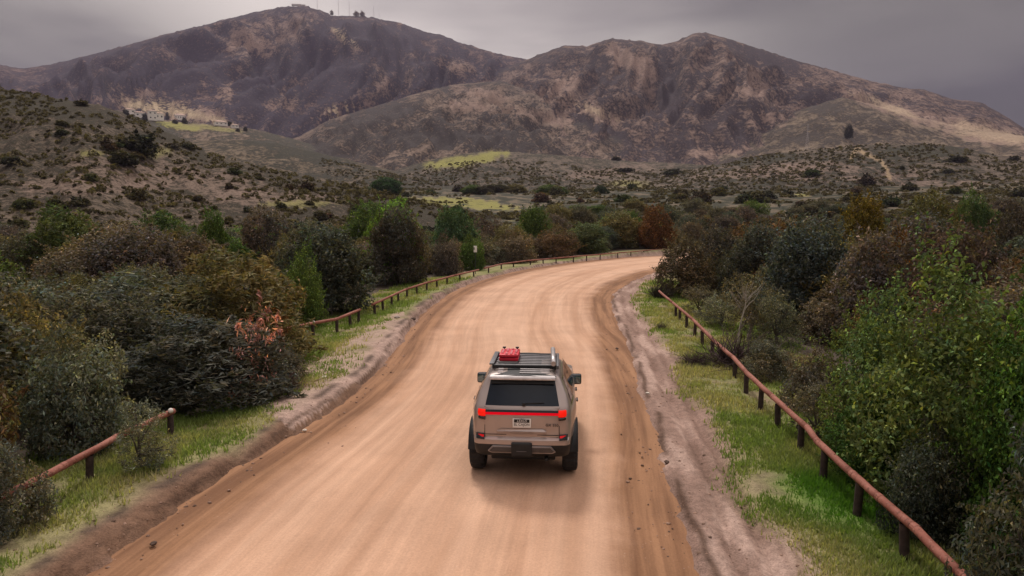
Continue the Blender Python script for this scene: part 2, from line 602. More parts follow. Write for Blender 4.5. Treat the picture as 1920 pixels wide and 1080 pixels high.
dark = [(700, 75, 110, 30, 15), (330, 130, 120, 45, -12), (480, 150, 60, 50, 10), (640, 145, 70, 40, 10), (800, 140, 60, 26, 10), (1244, 150, 14, 70, -4), (1262, 190, 16, 50, -8), (1530, 185, 50, 30, 20), (1440, 110, 80, 12, 22), (1120, 238, 60, 14, 22), (840, 258, 120, 18, 0), (1560, 262, 100, 12, 0), (560, 280, 110, 20, 10), (1420, 300, 90, 8, -6), (1750, 285, 110, 10, 0), (90, 200, 160, 24, 12), (330, 262, 80, 14, 34), (270, 265, 40, 16, 10), (740, 70, 60, 26, 0), (720, 215, 100, 18, -8)]
for k, (a, b, c, d, e) in enumerate(bare):
    f = blob(a, b, c, d, e, 0.55, k) * (RR > 100)
    COVER = COVER - np.where(RR > 700, 0.20, 0.12) * f
    SOIL = lerp(SOIL, np.array([0.245, 0.170, 0.138]), f * np.where(RR > 700, 0.75, 0.35))
for k, (a, b, c, d, e) in enumerate(dark):
    f = blob(a, b, c, d, e, 0.6, 50 + k) * (RR > 100)
    COVER = COVER + 0.26 * f
for k, (a, b, c, d, e, g) in enumerate([(300, 205, 80, 16, 8, 1.0), (395, 222, 50, 7, 12, .7), (648, 70, 36, 8, 36, 1.0), (640, 207, 36, 9, -14, .9), (1115, 208, 50, 7, 22, .6), (1850, 250, 100, 16, 12, .5), (1660, 198, 70, 8, 20, .6)]):  # cream patches put sunlight into the soil colour
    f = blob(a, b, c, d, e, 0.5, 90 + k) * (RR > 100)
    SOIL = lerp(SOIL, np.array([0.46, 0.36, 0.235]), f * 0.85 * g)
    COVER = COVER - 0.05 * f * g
for k, (a, b, c, d, e, g) in enumerate([(872, 301, 90, 11, -9, 1), (330, 236, 50, 7, 8, 1), (400, 240, 60, 5, 8, .7), (868, 380, 110, 11, 4, 1), (925, 390, 60, 7, 2, .8), (985, 412, 40, 5, 0, .8), (1500, 366, 26, 4, 0, .9), (170, 287, 26, 6, 0, .7), (300, 285, 24, 12, -20, .5), (560, 382, 80, 8, 0, .6), (950, 437, 40, 8, 0, .9), (1180, 345, 40, 8, 0, .6)]):
    f = blob(a, b, c, d, e, 0.45, 110 + k) * (RR > 50)
    SOIL = lerp(SOIL, np.array([0.225, 0.215, 0.060]), f * 0.92 * g)
    COVER = COVER - 0.34 * f * g
# pale foot track over the right-hand low hill
trk = seg_dist(PX, PY, [(1596, 296), (1606, 277), (1622, 289), (1650, 300), (1662, 316), (1668, 334)])
SOIL = lerp(SOIL, np.array([0.30, 0.22, 0.13]), smooth(5, 2, trk) * (RR > 200) * 0.8)
COVER = COVER - 0.4 * smooth(5, 2, trk) * (RR > 200)

# the verges near the road
near = smooth(120, 70, RR)
litter = np.array([0.095, 0.075, 0.058])
g1, g2 = np.array([0.180, 0.215, 0.060]), np.array([0.280, 0.260, 0.115])
dirt, pale = np.array([0.290, 0.190, 0.152]), np.array([0.410, 0.288, 0.238])
left = DL < DR
wob = (fbm(GX / 2.2, GY / 2.2, 4, 51) - 0.5)
fine = np.where(left & True, fbm(GX * 2.2, GY * 2.2, 4, 53), fbm(DR * 3.2, GY * 0.55, 4, 54))
s = SD + wob * 1.0
c_near = np.tile(litter, (n_v, 1))
verge_l = smooth(0.15, 0.9, s) * smooth(4.6, 3.2, s)
verge_r = smooth(0.95, 1.8, s) * smooth(6.0, 4.6, s)
GRASS = np.where(left, verge_l, verge_r)
patch = fbm(GX / 1.1, GY / 1.1, 4, 55)
GRASS = GRASS * smooth(0.26, 0.50, patch + 0.14)
shoulder = np.where(left, smooth(-0.4, 0.0, SD) * smooth(0.75, 0.1, s), smooth(-0.4, 0.0, SD) * smooth(2.0, 0.9, s))
c_near = lerp(c_near, dirt * 0.85, np.where(left, smooth(4.8, 3.0, s), smooth(5.6, 3.6, s)))
c_near = lerp(c_near, lerp(np.tile(dirt, (n_v, 1)), pale, smooth(0.42, 0.66, fine) * np.where(left, 0.30, 0.9)), shoulder)
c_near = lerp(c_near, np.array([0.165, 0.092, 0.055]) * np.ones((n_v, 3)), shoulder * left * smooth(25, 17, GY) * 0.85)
c_near = lerp(c_near, np.array([0.190, 0.165, 0.095]) * np.ones((n_v, 3)), left * smooth(0.2, 0.7, s) * smooth(2.4, 1.2, s) * 0.75)
# washed-out pale earth on the left verge, where the fence stops
wash = in_poly(GX, GY, [tuple(P(*q)[:2]) for q in ((470, 775), (520, 690), (600, 668), (700, 615), (755, 590), (765, 610), (735, 660), (690, 705), (620, 765), (545, 815))])
wash = wash * smooth(0.25, 0.5, fbm(GX / 1.6, GY / 1.6, 3, 57) + .1)
c_near = lerp(c_near, pale * 1.02, wash * 0.9)
GRASS = GRASS * (1 - 0.85 * wash)
gcol = lerp(np.tile(g1, (n_v, 1)), g2, smooth(0.35, 0.65, fbm(GX / 3, GY / 3, 3, 59)))
c_near = lerp(c_near, gcol, GRASS * 0.8)
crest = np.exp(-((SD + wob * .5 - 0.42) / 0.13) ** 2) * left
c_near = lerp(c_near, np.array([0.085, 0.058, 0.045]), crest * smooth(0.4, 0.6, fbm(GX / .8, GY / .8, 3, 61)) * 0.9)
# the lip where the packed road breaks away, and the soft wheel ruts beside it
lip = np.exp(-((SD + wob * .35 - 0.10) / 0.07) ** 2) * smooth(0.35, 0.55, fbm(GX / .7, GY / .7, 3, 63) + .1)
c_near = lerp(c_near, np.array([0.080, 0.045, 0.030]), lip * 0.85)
rutc = (np.exp(-((DR - 0.55 - (fbm(GY * 0.15, GX * 0, 2, 5) - .5) * .3) / 0.13) ** 2) + 0.8 * np.exp(-((DR - 0.98) / 0.10) ** 2)) * (SD > 0) * (~left)
c_near = lerp(c_near, np.array([0.150, 0.088, 0.066]), rutc * 0.6 * smooth(0.3, 0.6, fbm(DR * 4, GY * 0.8, 3, 65)))
lush = np.exp(-(((GX - P(1570, 945).x) / 0.9) ** 2 + ((GY - P(1570, 945).y) / 1.4) ** 2))
c_near = lerp(c_near, np.array([0.085, 0.190, 0.022]), np.clip(lush * 1.2, 0, 1) * 0.8)
c_near = c_near * (0.82 + 0.36 * fine)[:, None]
valley = np.where(OWN == -1, smooth(0.35, 0.6, mid), 1)
SOIL = lerp(SOIL, np.array([0.125, 0.105, 0.068]), (OWN == -1) * smooth(70, 110, RR) * 0.7 * (1 - (SOIL[:, 1] > 0.17)))
COVER = COVER + 0.12 * (OWN == -1)
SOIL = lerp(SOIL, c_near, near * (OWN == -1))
COVER = COVER * (1 - near * (OWN == -1)) - near * (OWN == -1)

# hills: soil with scrub clumps mixed in by noise at two sizes
def land_material(name, s1, s2, bump, run=1.0):
    t = NT(name, 0.95, 0.1)
    p = t.pos((1, run, 1))          # scrub lines run down the slopes
    nz = t.math('ADD', t.math('MULTIPLY', t.noise(p, s1, 6, 0.62), 0.45), t.math('MULTIPLY', t.noise(p, s2, 5, 0.7), 0.55))
    thr = t.math('SUBTRACT', 1.0, t.attr('cover', True))
    thr = t.math('ADD', t.math('MULTIPLY', thr, 0.34), 0.33)
    fac = t.ramp(t.math('SUBTRACT', nz, thr), -0.04, 0.06)
    var = t.ramp(t.noise(p, s2 * 1.3, 5, 0.75), 0.25, 0.75, 0.62, 1.40)
    soil = t.mix(1.0, t.attr('soil'), var, 'MULTIPLY')
    fl = t.ramp(t.noise(p, s2 * 0.75, 3, 0.75), 0.565, 0.66, 0.0, 0.75)
    fac = t.math('MULTIPLY', fac, t.math('SUBTRACT', 1.0, t.math('MULTIPLY', fl, t.ramp(t.noise(p, s1 * 0.35, 2, 0.5), 0.35, 0.65, 0.4, 1.0))))
    scr = t.mix(1.0, t.attr('scrub'), t.ramp(t.noise(p, s2 * 1.7, 3, 0.7), 0.3, 0.75, 0.7, 1.5), 'MULTIPLY')
    t.color(t.mix(fac, soil, scr))
    t.bump(t.math('ADD', t.math('MULTIPLY', fac, 0.7), t.math('MULTIPLY', nz, 0.6)), 0.7, bump)
    return t.mat


def ground_material():
    t = NT('verge_earth', 0.95, 0.15)
    p = t.pos()
    n1, n2 = t.noise(p, 7, 6, 0.65), t.noise(p, 38, 4, 0.6)
    var = t.ramp(t.math('ADD', t.math('MULTIPLY', n1, 0.5), t.math('MULTIPLY', n2, 0.5)), 0.3, 0.7, 0.62, 1.38)
    far = t.noise(p, 0.16, 6, 0.62)
    thr = t.math('ADD', t.math('MULTIPLY', t.math('SUBTRACT', 1.0, t.attr('cover', True)), 0.34), 0.33)
    fac = t.ramp(t.math('SUBTRACT', far, thr), -0.035, 0.05)
    soil = t.mix(1.0, t.attr('soil'), var, 'MULTIPLY')
    t.color(t.mix(fac, soil, t.attr('scrub')))
    t.bump(t.math('ADD', n1, t.math('MULTIPLY', n2, 0.5)), 0.8, 0.05)
    return t.mat


M_LAND = {'near_hill': land_material('scrub_slope_near', 0.42, 1.1, 0.8), 'low_hill': land_material('scrub_slope_low', 0.14, 0.45, 1.5, 0.5),
          'mountain': land_material('mountain_slope', 0.045, 0.20, 6.0, 0.4), 'foothill': land_material('foothill_slope', 0.060, 0.27, 4.0, 0.45)}
M_LAND['scrub_hill'] = M_LAND['low_hill']
M_LAND['bench'] = M_LAND['spur'] = M_LAND['foothill']
qown = OWN[QUADS].max(1)
VERTS = np.stack([GX, GY, GZ], 1)
LAND_LABEL = {'near_hill': 'hill', 'scrub_hill': 'hill', 'bench': 'hillside_bench', 'mountain': 'mountain', 'foothill': 'foothill', 'spur': 'mountain_spur', 'low_hill': 'low_hill'}


def land_piece(name, sel, mat):
    q = QUADS[sel]
    if not len(q):
        return None
    u, inv = np.unique(q, return_inverse=True)
    me = mesh_np(name, VERTS[u], inv.reshape(q.shape), True)
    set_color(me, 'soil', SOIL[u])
    set_color(me, 'scrub', SCRUB[u])
    set_float(me, 'cover', COVER[u])
    o = link(name, me, None, mat)
    tag(o, kind='structure')
    return o


tag(land_piece('ground', qown == -1, ground_material()), 'valley floor with grassy verges along the dirt road')
land_text = ['brown scrub covered hill rising on the left of the valley', 'low dark brush hill below the white houses', 'pale bench of land carrying the white houses', 'purple brown mountain with masts on its flat summit',
             'brown mountain with the sharp peak on the right', 'speckled brown foothill between the two mountains', 'pale tan spur running down from the sharp peak', 'low olive hill carrying a lone dark tree', 'low hill with a bright green meadow strip']
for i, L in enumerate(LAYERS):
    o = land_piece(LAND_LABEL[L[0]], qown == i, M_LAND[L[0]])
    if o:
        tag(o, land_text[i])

# ---------------------------------------------------------------- the dirt road: a sheet of its own that dips under the banks
def road_mesh():
    n_s, n_u = len(edge_l), 150
    dense_l, dense_r = catmull(edge_l, 3), catmull(edge_r, 3)
    n_s = len(dense_l)
    us = np.linspace(-0.10, 1.10, n_u)
    l = np.array([p[:2] for p in dense_l])
    r = np.array([p[:2] for p in dense_r])
    xy = l[:, None, :] + (r - l)[:, None, :] * us[None, :, None]
    mids = (l + r) / 2
    v = np.concatenate([[0], np.cumsum(np.hypot(*(mids[1:] - mids[:-1]).T))])
    w = np.hypot(*(r - l).T)
    U = np.tile(us, (n_s, 1)) * np.minimum(w, 9)[:, None]
    V = np.tile(v[:, None], (1, n_u))
    uu = np.tile(us, (n_s, 1))
    inside = smooth(0.0, 0.06, uu) * smooth(1.0, 0.94, uu)
    z = 0.05 * np.sin(np.clip(uu, 0, 1) * math.pi) * inside
    for c, wd, dp in ((0.17, .018, .02), (0.36, .02, .012), (0.58, .02, .012), (0.80, .02, .02), (0.90, .012, .035), (0.95, .01, .03), (0.06, .012, .03)):
        cc = c + (fbm(V * 0.06, V * 0 + c * 40, 2, 300) - 0.5) * 0.05
        z = z - dp * np.exp(-((uu - cc) / wd) ** 2)
    rut = np.zeros_like(uu)
    for c, wd, st in ((0.17, .02, .6), (0.345, .014, .8), (0.42, .014, .55), (0.565, .014, .8), (0.64, .014, .5), (0.80, .018, .8), (0.905, .010, 1), (0.95, .009, 1)):
        cc = c + (fbm(V * 0.05, V * 0 + c * 40, 2, 300) - 0.5) * 0.07
        rut = np.maximum(rut, st * np.exp(-((uu - cc) / wd) ** 2) * smooth(0.3, 0.6, fbm(V * 0.16, V * 0 + c * 90, 3, 320) + .08))
    z = z + (fbm(xy[..., 0] * 1.2, xy[..., 1] * 1.2, 3, 310) - 0.5) * 0.03
    z = np.where((uu < 0) | (uu > 1), -0.02 - 0.6 * np.maximum(-uu, uu - 1), z)
    verts = np.concatenate([xy, z[..., None]], 2).reshape(-1, 3)
    ix = np.arange(n_s * n_u).reshape(n_s, n_u)
    q = np.stack([ix[:-1, :-1].ravel(), ix[:-1, 1:].ravel(), ix[1:, 1:].ravel(), ix[1:, :-1].ravel()], 1)
    me = mesh_np('dirt_road', verts, q, True)
    set_float(me, 'rut', rut.ravel())
    set_float(me, 'across', uu.ravel())
    set_float(me, 'metres_across', U.ravel())
    set_float(me, 'metres_along', V.ravel())
    return me


def road_material():
    t = NT('packed_dirt', 0.9, 0.2)
    p = t.pos()
    cx = t.node('ShaderNodeCombineXYZ')
    t.l.new(t.attr('metres_across', True), cx.inputs[0])
    t.l.new(t.math('MULTIPLY', t.attr('metres_along', True), 0.035), cx.inputs[1])
    streak = t.noise(cx.outputs[0], 1.5, 6, 0.6, 0.3)
    cy = t.node('ShaderNodeCombineXYZ')
    t.l.new(t.attr('metres_across', True), cy.inputs[0])
    t.l.new(t.math('MULTIPLY', t.attr('metres_along', True), 0.02), cy.inputs[1])
    band = t.noise(cy.outputs[0], 0.55, 3, 0.5, 0.5)
    lum = t.ramp(streak, 0.28, 0.74)
    base = t.mix(lum, (0.47, 0.272, 0.172), (0.62, 0.392, 0.268))
    hair = t.noise(cx.outputs[0], 7.0, 4, 0.7)
    base = t.mix(1.0, base, t.ramp(hair, 0.3, 0.7, 0.90, 1.07), 'MULTIPLY')
    base = t.mix(t.ramp(band, 0.42, 0.66, 0.0, 0.55), base, (0.64, 0.415, 0.292))
    base = t.mix(t.math('MULTIPLY', t.attr('rut', True), 0.6), base, (0.42, 0.238, 0.145))
    # damp, loose brown earth along both edges
    wobble = t.math('MULTIPLY', t.math('SUBTRACT', t.noise(p, 0.5, 4, 0.6), 0.5), 0.10)
    ac = t.math('ADD', t.attr('across', True), wobble)
    e_l = t.ramp(ac, 0.19, 0.085)
    e_r = t.ramp(ac, 0.82, 0.91)
    edge = t.math('MAXIMUM', e_l, e_r)
    brown = t.mix(t.ramp(t.noise(cx.outputs[0], 3.0, 5, 0.65), 0.35, 0.65), (0.150, 0.068, 0.032), (0.310, 0.160, 0.082))
    col = t.mix(t.math('MULTIPLY', edge, 0.92), base, brown)
    vor = t.node('ShaderNodeTexVoronoi')
    vor.inputs['Scale'].default_value = 16.0
    t.l.new(p, vor.inputs['Vector'])
    peb = t.math('MULTIPLY', t.ramp(vor.outputs['Distance'], 0.22, 0.12), t.ramp(t.noise(p, 2.5, 3, 0.6), 0.52, 0.66))
    col = t.mix(t.math('MULTIPLY', peb, 0.45), col, t.mix(t.ramp(t.noise(p, 11, 2, .5), .4, .6), (0.22, 0.125, 0.08), (0.66, 0.47, 0.36)))
    grain = t.noise(p, 30, 5, 0.7)
    col = t.mix(1.0, col, t.ramp(grain, 0.25, 0.75, 0.88, 1.10), 'MULTIPLY')
    blot = t.noise(p, 0.45, 5, 0.6)
    col = t.mix(1.0, col, t.ramp(blot, 0.25, 0.75, 0.88, 1.08), 'MULTIPLY')
    t.color(col)
    hb = t.math('ADD', t.math('MULTIPLY', streak, 0.8), t.math('MULTIPLY', grain, 0.25))
    t.bump(hb, 0.5, 0.05)
    return t.mat


road = link('dirt_road', road_mesh(), None, road_material())
tag(road, 'wide tan dirt road curving away to the right', kind='structure')

# ---------------------------------------------------------------- plants
def leaf_quads(p, nrm, length, width, droop=0.25):
    """Bent diamond leaves: (n,3) centres and normals -> vertices (n*4,3)."""
    n = len(p)
    t = rng.normal(size=(n, 3))
    t -= (t * nrm).sum(1)[:, None] * nrm
    t /= np.linalg.norm(t, axis=1)[:, None] + 1e-9
    b = np.cross(nrm, t)
    L, W = (length * rng.uniform(0.7, 1.35, n))[:, None], (width * rng.uniform(0.7, 1.3, n))[:, None]
    v = np.stack([p - t * L * 0.5, p + b * W * 0.5 + nrm * L * 0.06, p + t * L * 0.5 - nrm * L * droop, p - b * W * 0.5 + nrm * L * 0.06], 1)
    return v.reshape(-1, 3)


def tube(path, radii, n=6):
    """Tapered tube along a path: vertices, quads."""
    V, Q = [], []
    path = [Vector(q) for q in path]
    for i, q in enumerate(path):
        d = (path[min(i + 1, len(path) - 1)] - path[max(i - 1, 0)])
        if d.length < 1e-6:
            d = Vector((0, 0, 1))
        d.normalize()
        a = d.orthogonal().normalized()
        if i:
            a = (prev - d * prev.dot(d)).normalized()
        prev = a
        b = d.cross(a)
        for k in range(n):
            t = 2 * math.pi * k / n
            V.append(tuple(q + (a * math.cos(t) + b * math.sin(t)) * radii[i]))
    for i in range(len(path) - 1):
        for k in range(n):
            Q.append((i * n + k, i * n + (k + 1) % n, (i + 1) * n + (k + 1) % n, (i + 1) * n + k))
    return V, Q


def join(parts):
    V, Q = [], []
    for v, q in parts:
        o = len(V)
        V += list(v)
        Q += [tuple(i + o for i in f) for f in q]
    return V, Q


def make_plant(h=4.0, w=4.0, blobs=10, leaves=12000, leaf=(0.15, 0.075), z0=0.5, up=0.45, pale=0.04, gaps=0.42, flat=1.0, spiky=0.0, limbs=True, trunk_r=0.10, spray=0.38, seed=0):
    """One plant at real size, standing on the origin: (foliage mesh, wood mesh)."""
    r = np.random.default_rng(seed)
    cs, rs = [], []
    for i in range(blobs):
        a = 2.4 * i + r.uniform(-0.5, 0.5)
        q = math.sqrt((i + 0.5) / blobs)
        br = w * r.choice([0.13, 0.17, 0.22, 0.27]) * r.uniform(0.9, 1.1)
        rad = q * (w / 2 - br * 0.75)
        zt = h - br * 0.8 - (h - z0) * (0.55 * q ** 2 * r.uniform(0.4, 1.35) + 0.22 * r.random() * (i > 0))
        cs.append((rad * math.cos(a), rad * math.sin(a), max(zt, z0 + br * 0.3)))
        rs.append(br)
        if q > 0.5 and z0 < 0.35 * h:                       # skirts that reach down
            cs.append((rad * 1.02 * math.cos(a + .4), rad * 1.02 * math.sin(a + .4), z0 + br * r.uniform(0.1, 0.8)))
            rs.append(br * 0.85)
    cs, rs = np.array(cs), np.array(rs)
    n = int(leaves * 1.9)
    pick = r.choice(len(cs), n, p=rs ** 2 / (rs ** 2).sum())
    d = r.normal(size=(n, 3))
    d /= np.linalg.norm(d, axis=1)[:, None]
    lump = 0.82 + 0.36 * np.array(fbm(d[:, 0] * 2.2 + pick * 7.3, d[:, 1] * 2.2 + d[:, 2] * 1.7, 3, seed + 5))
    rad = rs[pick] * (0.45 + 0.6 * r.random(n) ** 0.4) * lump
    rad = rad * (1 + spiky * np.maximum(0, d[:, 2]) * (r.random(n) ** 3))
    p = cs[pick] + d * rad[:, None] * np.array([1, 1, flat])
    keep = p[:, 2] > 0.04
    for j in range(len(cs)):
        dj = np.linalg.norm(p - cs[j], axis=1) / rs[j]
        keep &= ~((dj < 0.62) & (pick != j))
    g = fbm(p[:, 0] * 2.1 + p[:, 2] * 1.3, p[:, 1] * 2.1 - p[:, 2] * 1.7, 3, seed + 9)
    keep &= g > gaps - 0.12 * r.random(n)
    p, d, pick = p[keep], d[keep], pick[keep]
    top = int(leaves * (1 - spray))
    p, d, pick = p[:top], d[:top], pick[:top]
    ns = max(8, int(leaves * spray / 34))
    sp = r.choice(len(cs), ns, p=rs ** 1.5 / (rs ** 1.5).sum())
    sd_ = r.normal(size=(ns, 3)) + np.array([0, 0, 0.55])
    sd_ /= np.linalg.norm(sd_, axis=1)[:, None]
    sl = rs[sp] * r.uniform(0.25, 0.95, ns) ** 1.3 * 1.15
    so_ = cs[sp] + sd_ * (rs[sp] * 0.78)[:, None] * np.array([1, 1, flat])
    bend = r.normal(size=(ns, 3)) * 0.35 + np.array([0, 0, -0.25 if up < .3 else 0.2])
    for_i = np.repeat(np.arange(ns), 34)
    u = r.random(len(for_i))
    sp_p = so_[for_i] + sd_[for_i] * (u * sl[for_i])[:, None] + bend[for_i] * ((u ** 2) * sl[for_i] * 0.6)[:, None] + r.normal(size=(len(for_i), 3)) * (0.035 * w * (1.05 - u))[:, None]
    ok = sp_p[:, 2] > 0.04
    p, d, pick = np.concatenate([p, sp_p[ok]]), np.concatenate([d, sd_[for_i][ok]]), np.concatenate([pick, sp[for_i][ok]])
    n = len(p)
    nr = d * 0.55 + r.normal(size=(n, 3)) * 0.55 + np.array([0, 0, up])
    nr /= np.linalg.norm(nr, axis=1)[:, None]
    V = leaf_quads(p, nr, leaf[0], leaf[1])
    tb = r.uniform(0.72, 1.25, len(cs))[pick]
    clump = 0.6 + 0.8 * np.array(fbm(p[:, 0] * 3 + p[:, 2], p[:, 1] * 3 - p[:, 2], 3, seed + 3))
    tl = tb * clump * r.uniform(0.6, 1.4, n)
    tl = np.where(r.random(n) < pale, tl * r.uniform(1.8, 3.2, n), tl)
    warm = r.normal(0, 0.10, n) + (r.uniform(-0.12, 0.12, len(cs)))[pick]
    tint = np.stack([tl * (1.05 + warm), tl, tl * (0.97 - warm)], 1)
    me = mesh_np('foliage', V, np.arange(n * 4).reshape(-1, 4))
    set_color(me, 'tint', np.repeat(tint, 4, 0))
    parts = []
    lean = r.uniform(-0.12, 0.12, 2) * h
    fork = Vector((lean[0] * 0.5, lean[1] * 0.5, max(z0 * 0.8, h * 0.2)))
    parts.append(tube([(0, 0, -0.25), (lean[0] * .15, lean[1] * .15, fork.z * 0.45), fork], [trunk_r * 1.35, trunk_r * 1.05, trunk_r * 0.85], 7))
    order = np.argsort(-rs)[:9] if limbs else []
    for j in order:
        c = Vector(cs[j])
        m = fork.lerp(c, 0.5) + Vector((r.uniform(-.1, .1), r.uniform(-.1, .1), 0.10)) * w * 0.4
        parts.append(tube([fork, m, c, c + (c - m) * 0.45], [trunk_r * 0.55, trunk_r * 0.36, trunk_r * 0.2, trunk_r * 0.06], 5))
        for k in range(3):
            e = c + Vector(r.normal(size=3)) * rs[j] * 0.55
            parts.append(tube([m.lerp(c, 0.6), c.lerp(e, .5), e], [trunk_r * .16, trunk_r * .10, trunk_r * .04], 4))
    V, Q = join(parts)
    return me, mesh_np('stem', V, Q, True)


def make_twigs(h=1.4, w=2.2, n=900, seed=0):
    """Dry bare brush: thin bent twigs fanning out from the root."""
    r = np.random.default_rng(seed)
    V, Q = [], []
    for i in range(n):
        b = Vector((r.normal(0, w * 0.10), r.normal(0, w * 0.10), 0))
        a = r.uniform(0, 2 * math.pi)
        el = r.uniform(0.15, 1.35)
        L = h * r.uniform(0.5, 1.15)
        d = Vector((math.cos(a) * math.cos(el) * w / h * 0.55, math.sin(a) * math.cos(el) * w / h * 0.55, math.sin(el)))
        k = r.random()
        s = b + d * L * k * 0.6
        e = s + (d + Vector(r.normal(size=3)) * 0.45) * L * 0.42
        m = (s + e) / 2 + Vector(r.normal(size=3)) * 0.05
        t = (0.012 if k > 0.3 else 0.02)
        sd = Vector(r.normal(size=3)).normalized() * t
        o = len(V)
        V += [s - sd, s + sd, m + sd * .8, m - sd * .8, e + sd * 0.25, e - sd * 0.25]
        Q += [(o, o + 1, o + 2, o + 3), (o + 3, o + 2, o + 4, o + 5)]
    V = np.array([tuple(q) for q in V])
    V[:, 2] = np.maximum(V[:, 2], 0.01)
    me = mesh_np('twigs', V, Q)
    set_color(me, 'tint', np.repeat(r.uniform(0.5, 1.6, (len(V) // 6, 1)), 6, 0) * np.ones(3))
    return me


def leaf_material(name, rough=0.65, spec=0.06, trans=0.34):
    t = NT(name, rough, spec)
    oi = t.node('ShaderNodeObjectInfo')
    c = t.mix(1.0, t.attr('tint'), oi.outputs['Color'], 'MULTIPLY')
    t.color(c)
    tr = t.node('ShaderNodeBsdfTranslucent')
    t.l.new(t.mix(1.0, c, (1.25, 1.25, 0.6), 'MULTIPLY'), tr.inputs['Color'])
    mx = t.node('ShaderNodeMixShader')
    mx.inputs[0].default_value = trans
    t.l.new(t.bsdf.outputs[0], mx.inputs[1])
    t.l.new(tr.outputs[0], mx.inputs[2])
    t.l.new(mx.outputs[0], t.n['Material Output'].inputs['Surface'])
    return t.mat


M_LEAF = leaf_material('leaf')
M_BARK = plain('bark', (0.085, 0.070, 0.056), 0.9, wear=0.35, scale=14)
M_PALE_BARK = plain('pale_bark', (0.33, 0.29, 0.24), 0.85, wear=0.3, scale=12)
t_ = NT('dry_twig', 0.9, 0.1)
oi_ = t_.node('ShaderNodeObjectInfo')
M_TWIG = t_.color(t_.mix(1.0, t_.attr('tint'), oi_.outputs['Color'], 'MULTIPLY'))

PROTO = {}


def proto(key, n, **kw):
    PROTO[key] = []
    for i in range(n):
        f, s = make_plant(seed=hash_seed(key) + i * 31, **kw)
        f.name, s.name = key + '_foliage', key + '_stem'
        f.materials.append(M_LEAF)
        s.materials.append(M_BARK)
        PROTO[key].append((f, s, kw.get('h', 4.0), kw.get('w', 4.0)))


def hash_seed(k):
    return sum(ord(c) * (i + 3) for i, c in enumerate(k)) % 1000


proto('oak', 3, h=4.4, w=4.6, blobs=14, leaves=17000, leaf=(0.16, 0.085), z0=0.5, gaps=0.40, pale=0.05)
proto('shrub', 3, h=2.6, w=3.4, blobs=12, leaves=14000, leaf=(0.115, 0.05), z0=0.1, gaps=0.38, pale=0.07)
proto('willow', 2, h=4.2, w=3.6, blobs=16, leaves=17000, leaf=(0.19, 0.05), z0=0.25, up=0.15, gaps=0.36, pale=0.05, spiky=0.5)
proto('airy', 2, h=3.0, w=2.6, blobs=12, leaves=5200, leaf=(0.13, 0.035), z0=0.5, gaps=0.46, pale=0.10, spiky=0.7)
proto('broadleaf', 2, h=5.0, w=4.6, blobs=20, leaves=23000, leaf=(0.135, 0.072), z0=0.35, up=0.6, gaps=0.47, pale=0.12, spiky=0.7, spray=0.72, trunk_r=0.08)
proto('sparse', 2, h=2.6, w=2.4, blobs=9, leaves=800, leaf=(0.20, 0.05), z0=0.6, gaps=0.46, pale=0.25, spiky=0.4, spray=0.75, trunk_r=0.04)
proto('bush', 3, h=1.7, w=2.4, blobs=7, leaves=1500, leaf=(0.26, 0.16), z0=0.05, gaps=0.34, limbs=False, trunk_r=0.05)
TWIGS = [make_twigs(seed=s) for s in (1, 2)]
for m_ in TWIGS:
    m_.materials.append(M_TWIG)

# colours (linear base colours of whole leaves)
C = dict(dark=(0.074, 0.070, 0.043), green=(0.085, 0.130, 0.036), bright=(0.150, 0.245, 0.050), olive=(0.105, 0.092, 0.038), brown=(0.098, 0.078, 0.050), grey=(0.120, 0.112, 0.080), sage=(0.090, 0.098, 0.062),
         rust=(0.118, 0.074, 0.042), orange=(0.170, 0.082, 0.026), gold=(0.140, 0.105, 0.022), red=(0.340, 0.180, 0.160), plum=(0.088, 0.072, 0.056), deep=(0.050, 0.056, 0.037))
placed = [(P(899, 500, 0.62).x - 0.3, P(899, 500, 0.62).y - 1.5, 5.0)]
SHORT = []


def plant(name, kind, x, y, height, width, col, label, cat, group=None, pale_stem=False, simple=False, k=None, z=None):
    """A plant of its own: an Empty at its foot with foliage and stem, or one mesh where it shows too small for parts."""
    if max(col) < 0.118 and not simple:
        col = (col[0] * 1.6, col[1] * 1.6, col[2] * 1.9)
    f, s, ph, pw = PROTO[kind][(k if k is not None else rng.integers(len(PROTO[kind])))]
    z = H1(x, y) - 0.04 if z is None else z
    rz = rng.uniform(0, 6.28)
    sc = (width / pw * rng.uniform(0.95, 1.05), width / pw * rng.uniform(0.95, 1.05), height / ph)
    if simple:
        o = link(name, f)
        o.location, o.rotation_euler, o.scale, o.color = (x, y, z), (0, 0, rz), sc, (*col, 1)
        placed.append((x, y, width))
        return tag(o, label, cat, group)
    root = empty(name, (x, y, z), rz)
    root.scale = sc
    a = link('crown' if kind in ('oak', 'broadleaf', 'willow') else 'foliage', f, root)
    a.color = (*col, 1)
    b = link('trunk' if kind in ('oak', 'broadleaf', 'willow') else 'stem', s, root)
    if pale_stem:
        b.material_slots[0].link = 'OBJECT'
        b.material_slots[0].material = M_PALE_BARK
    placed.append((x, y, width))
    return tag(root, label, cat, group)


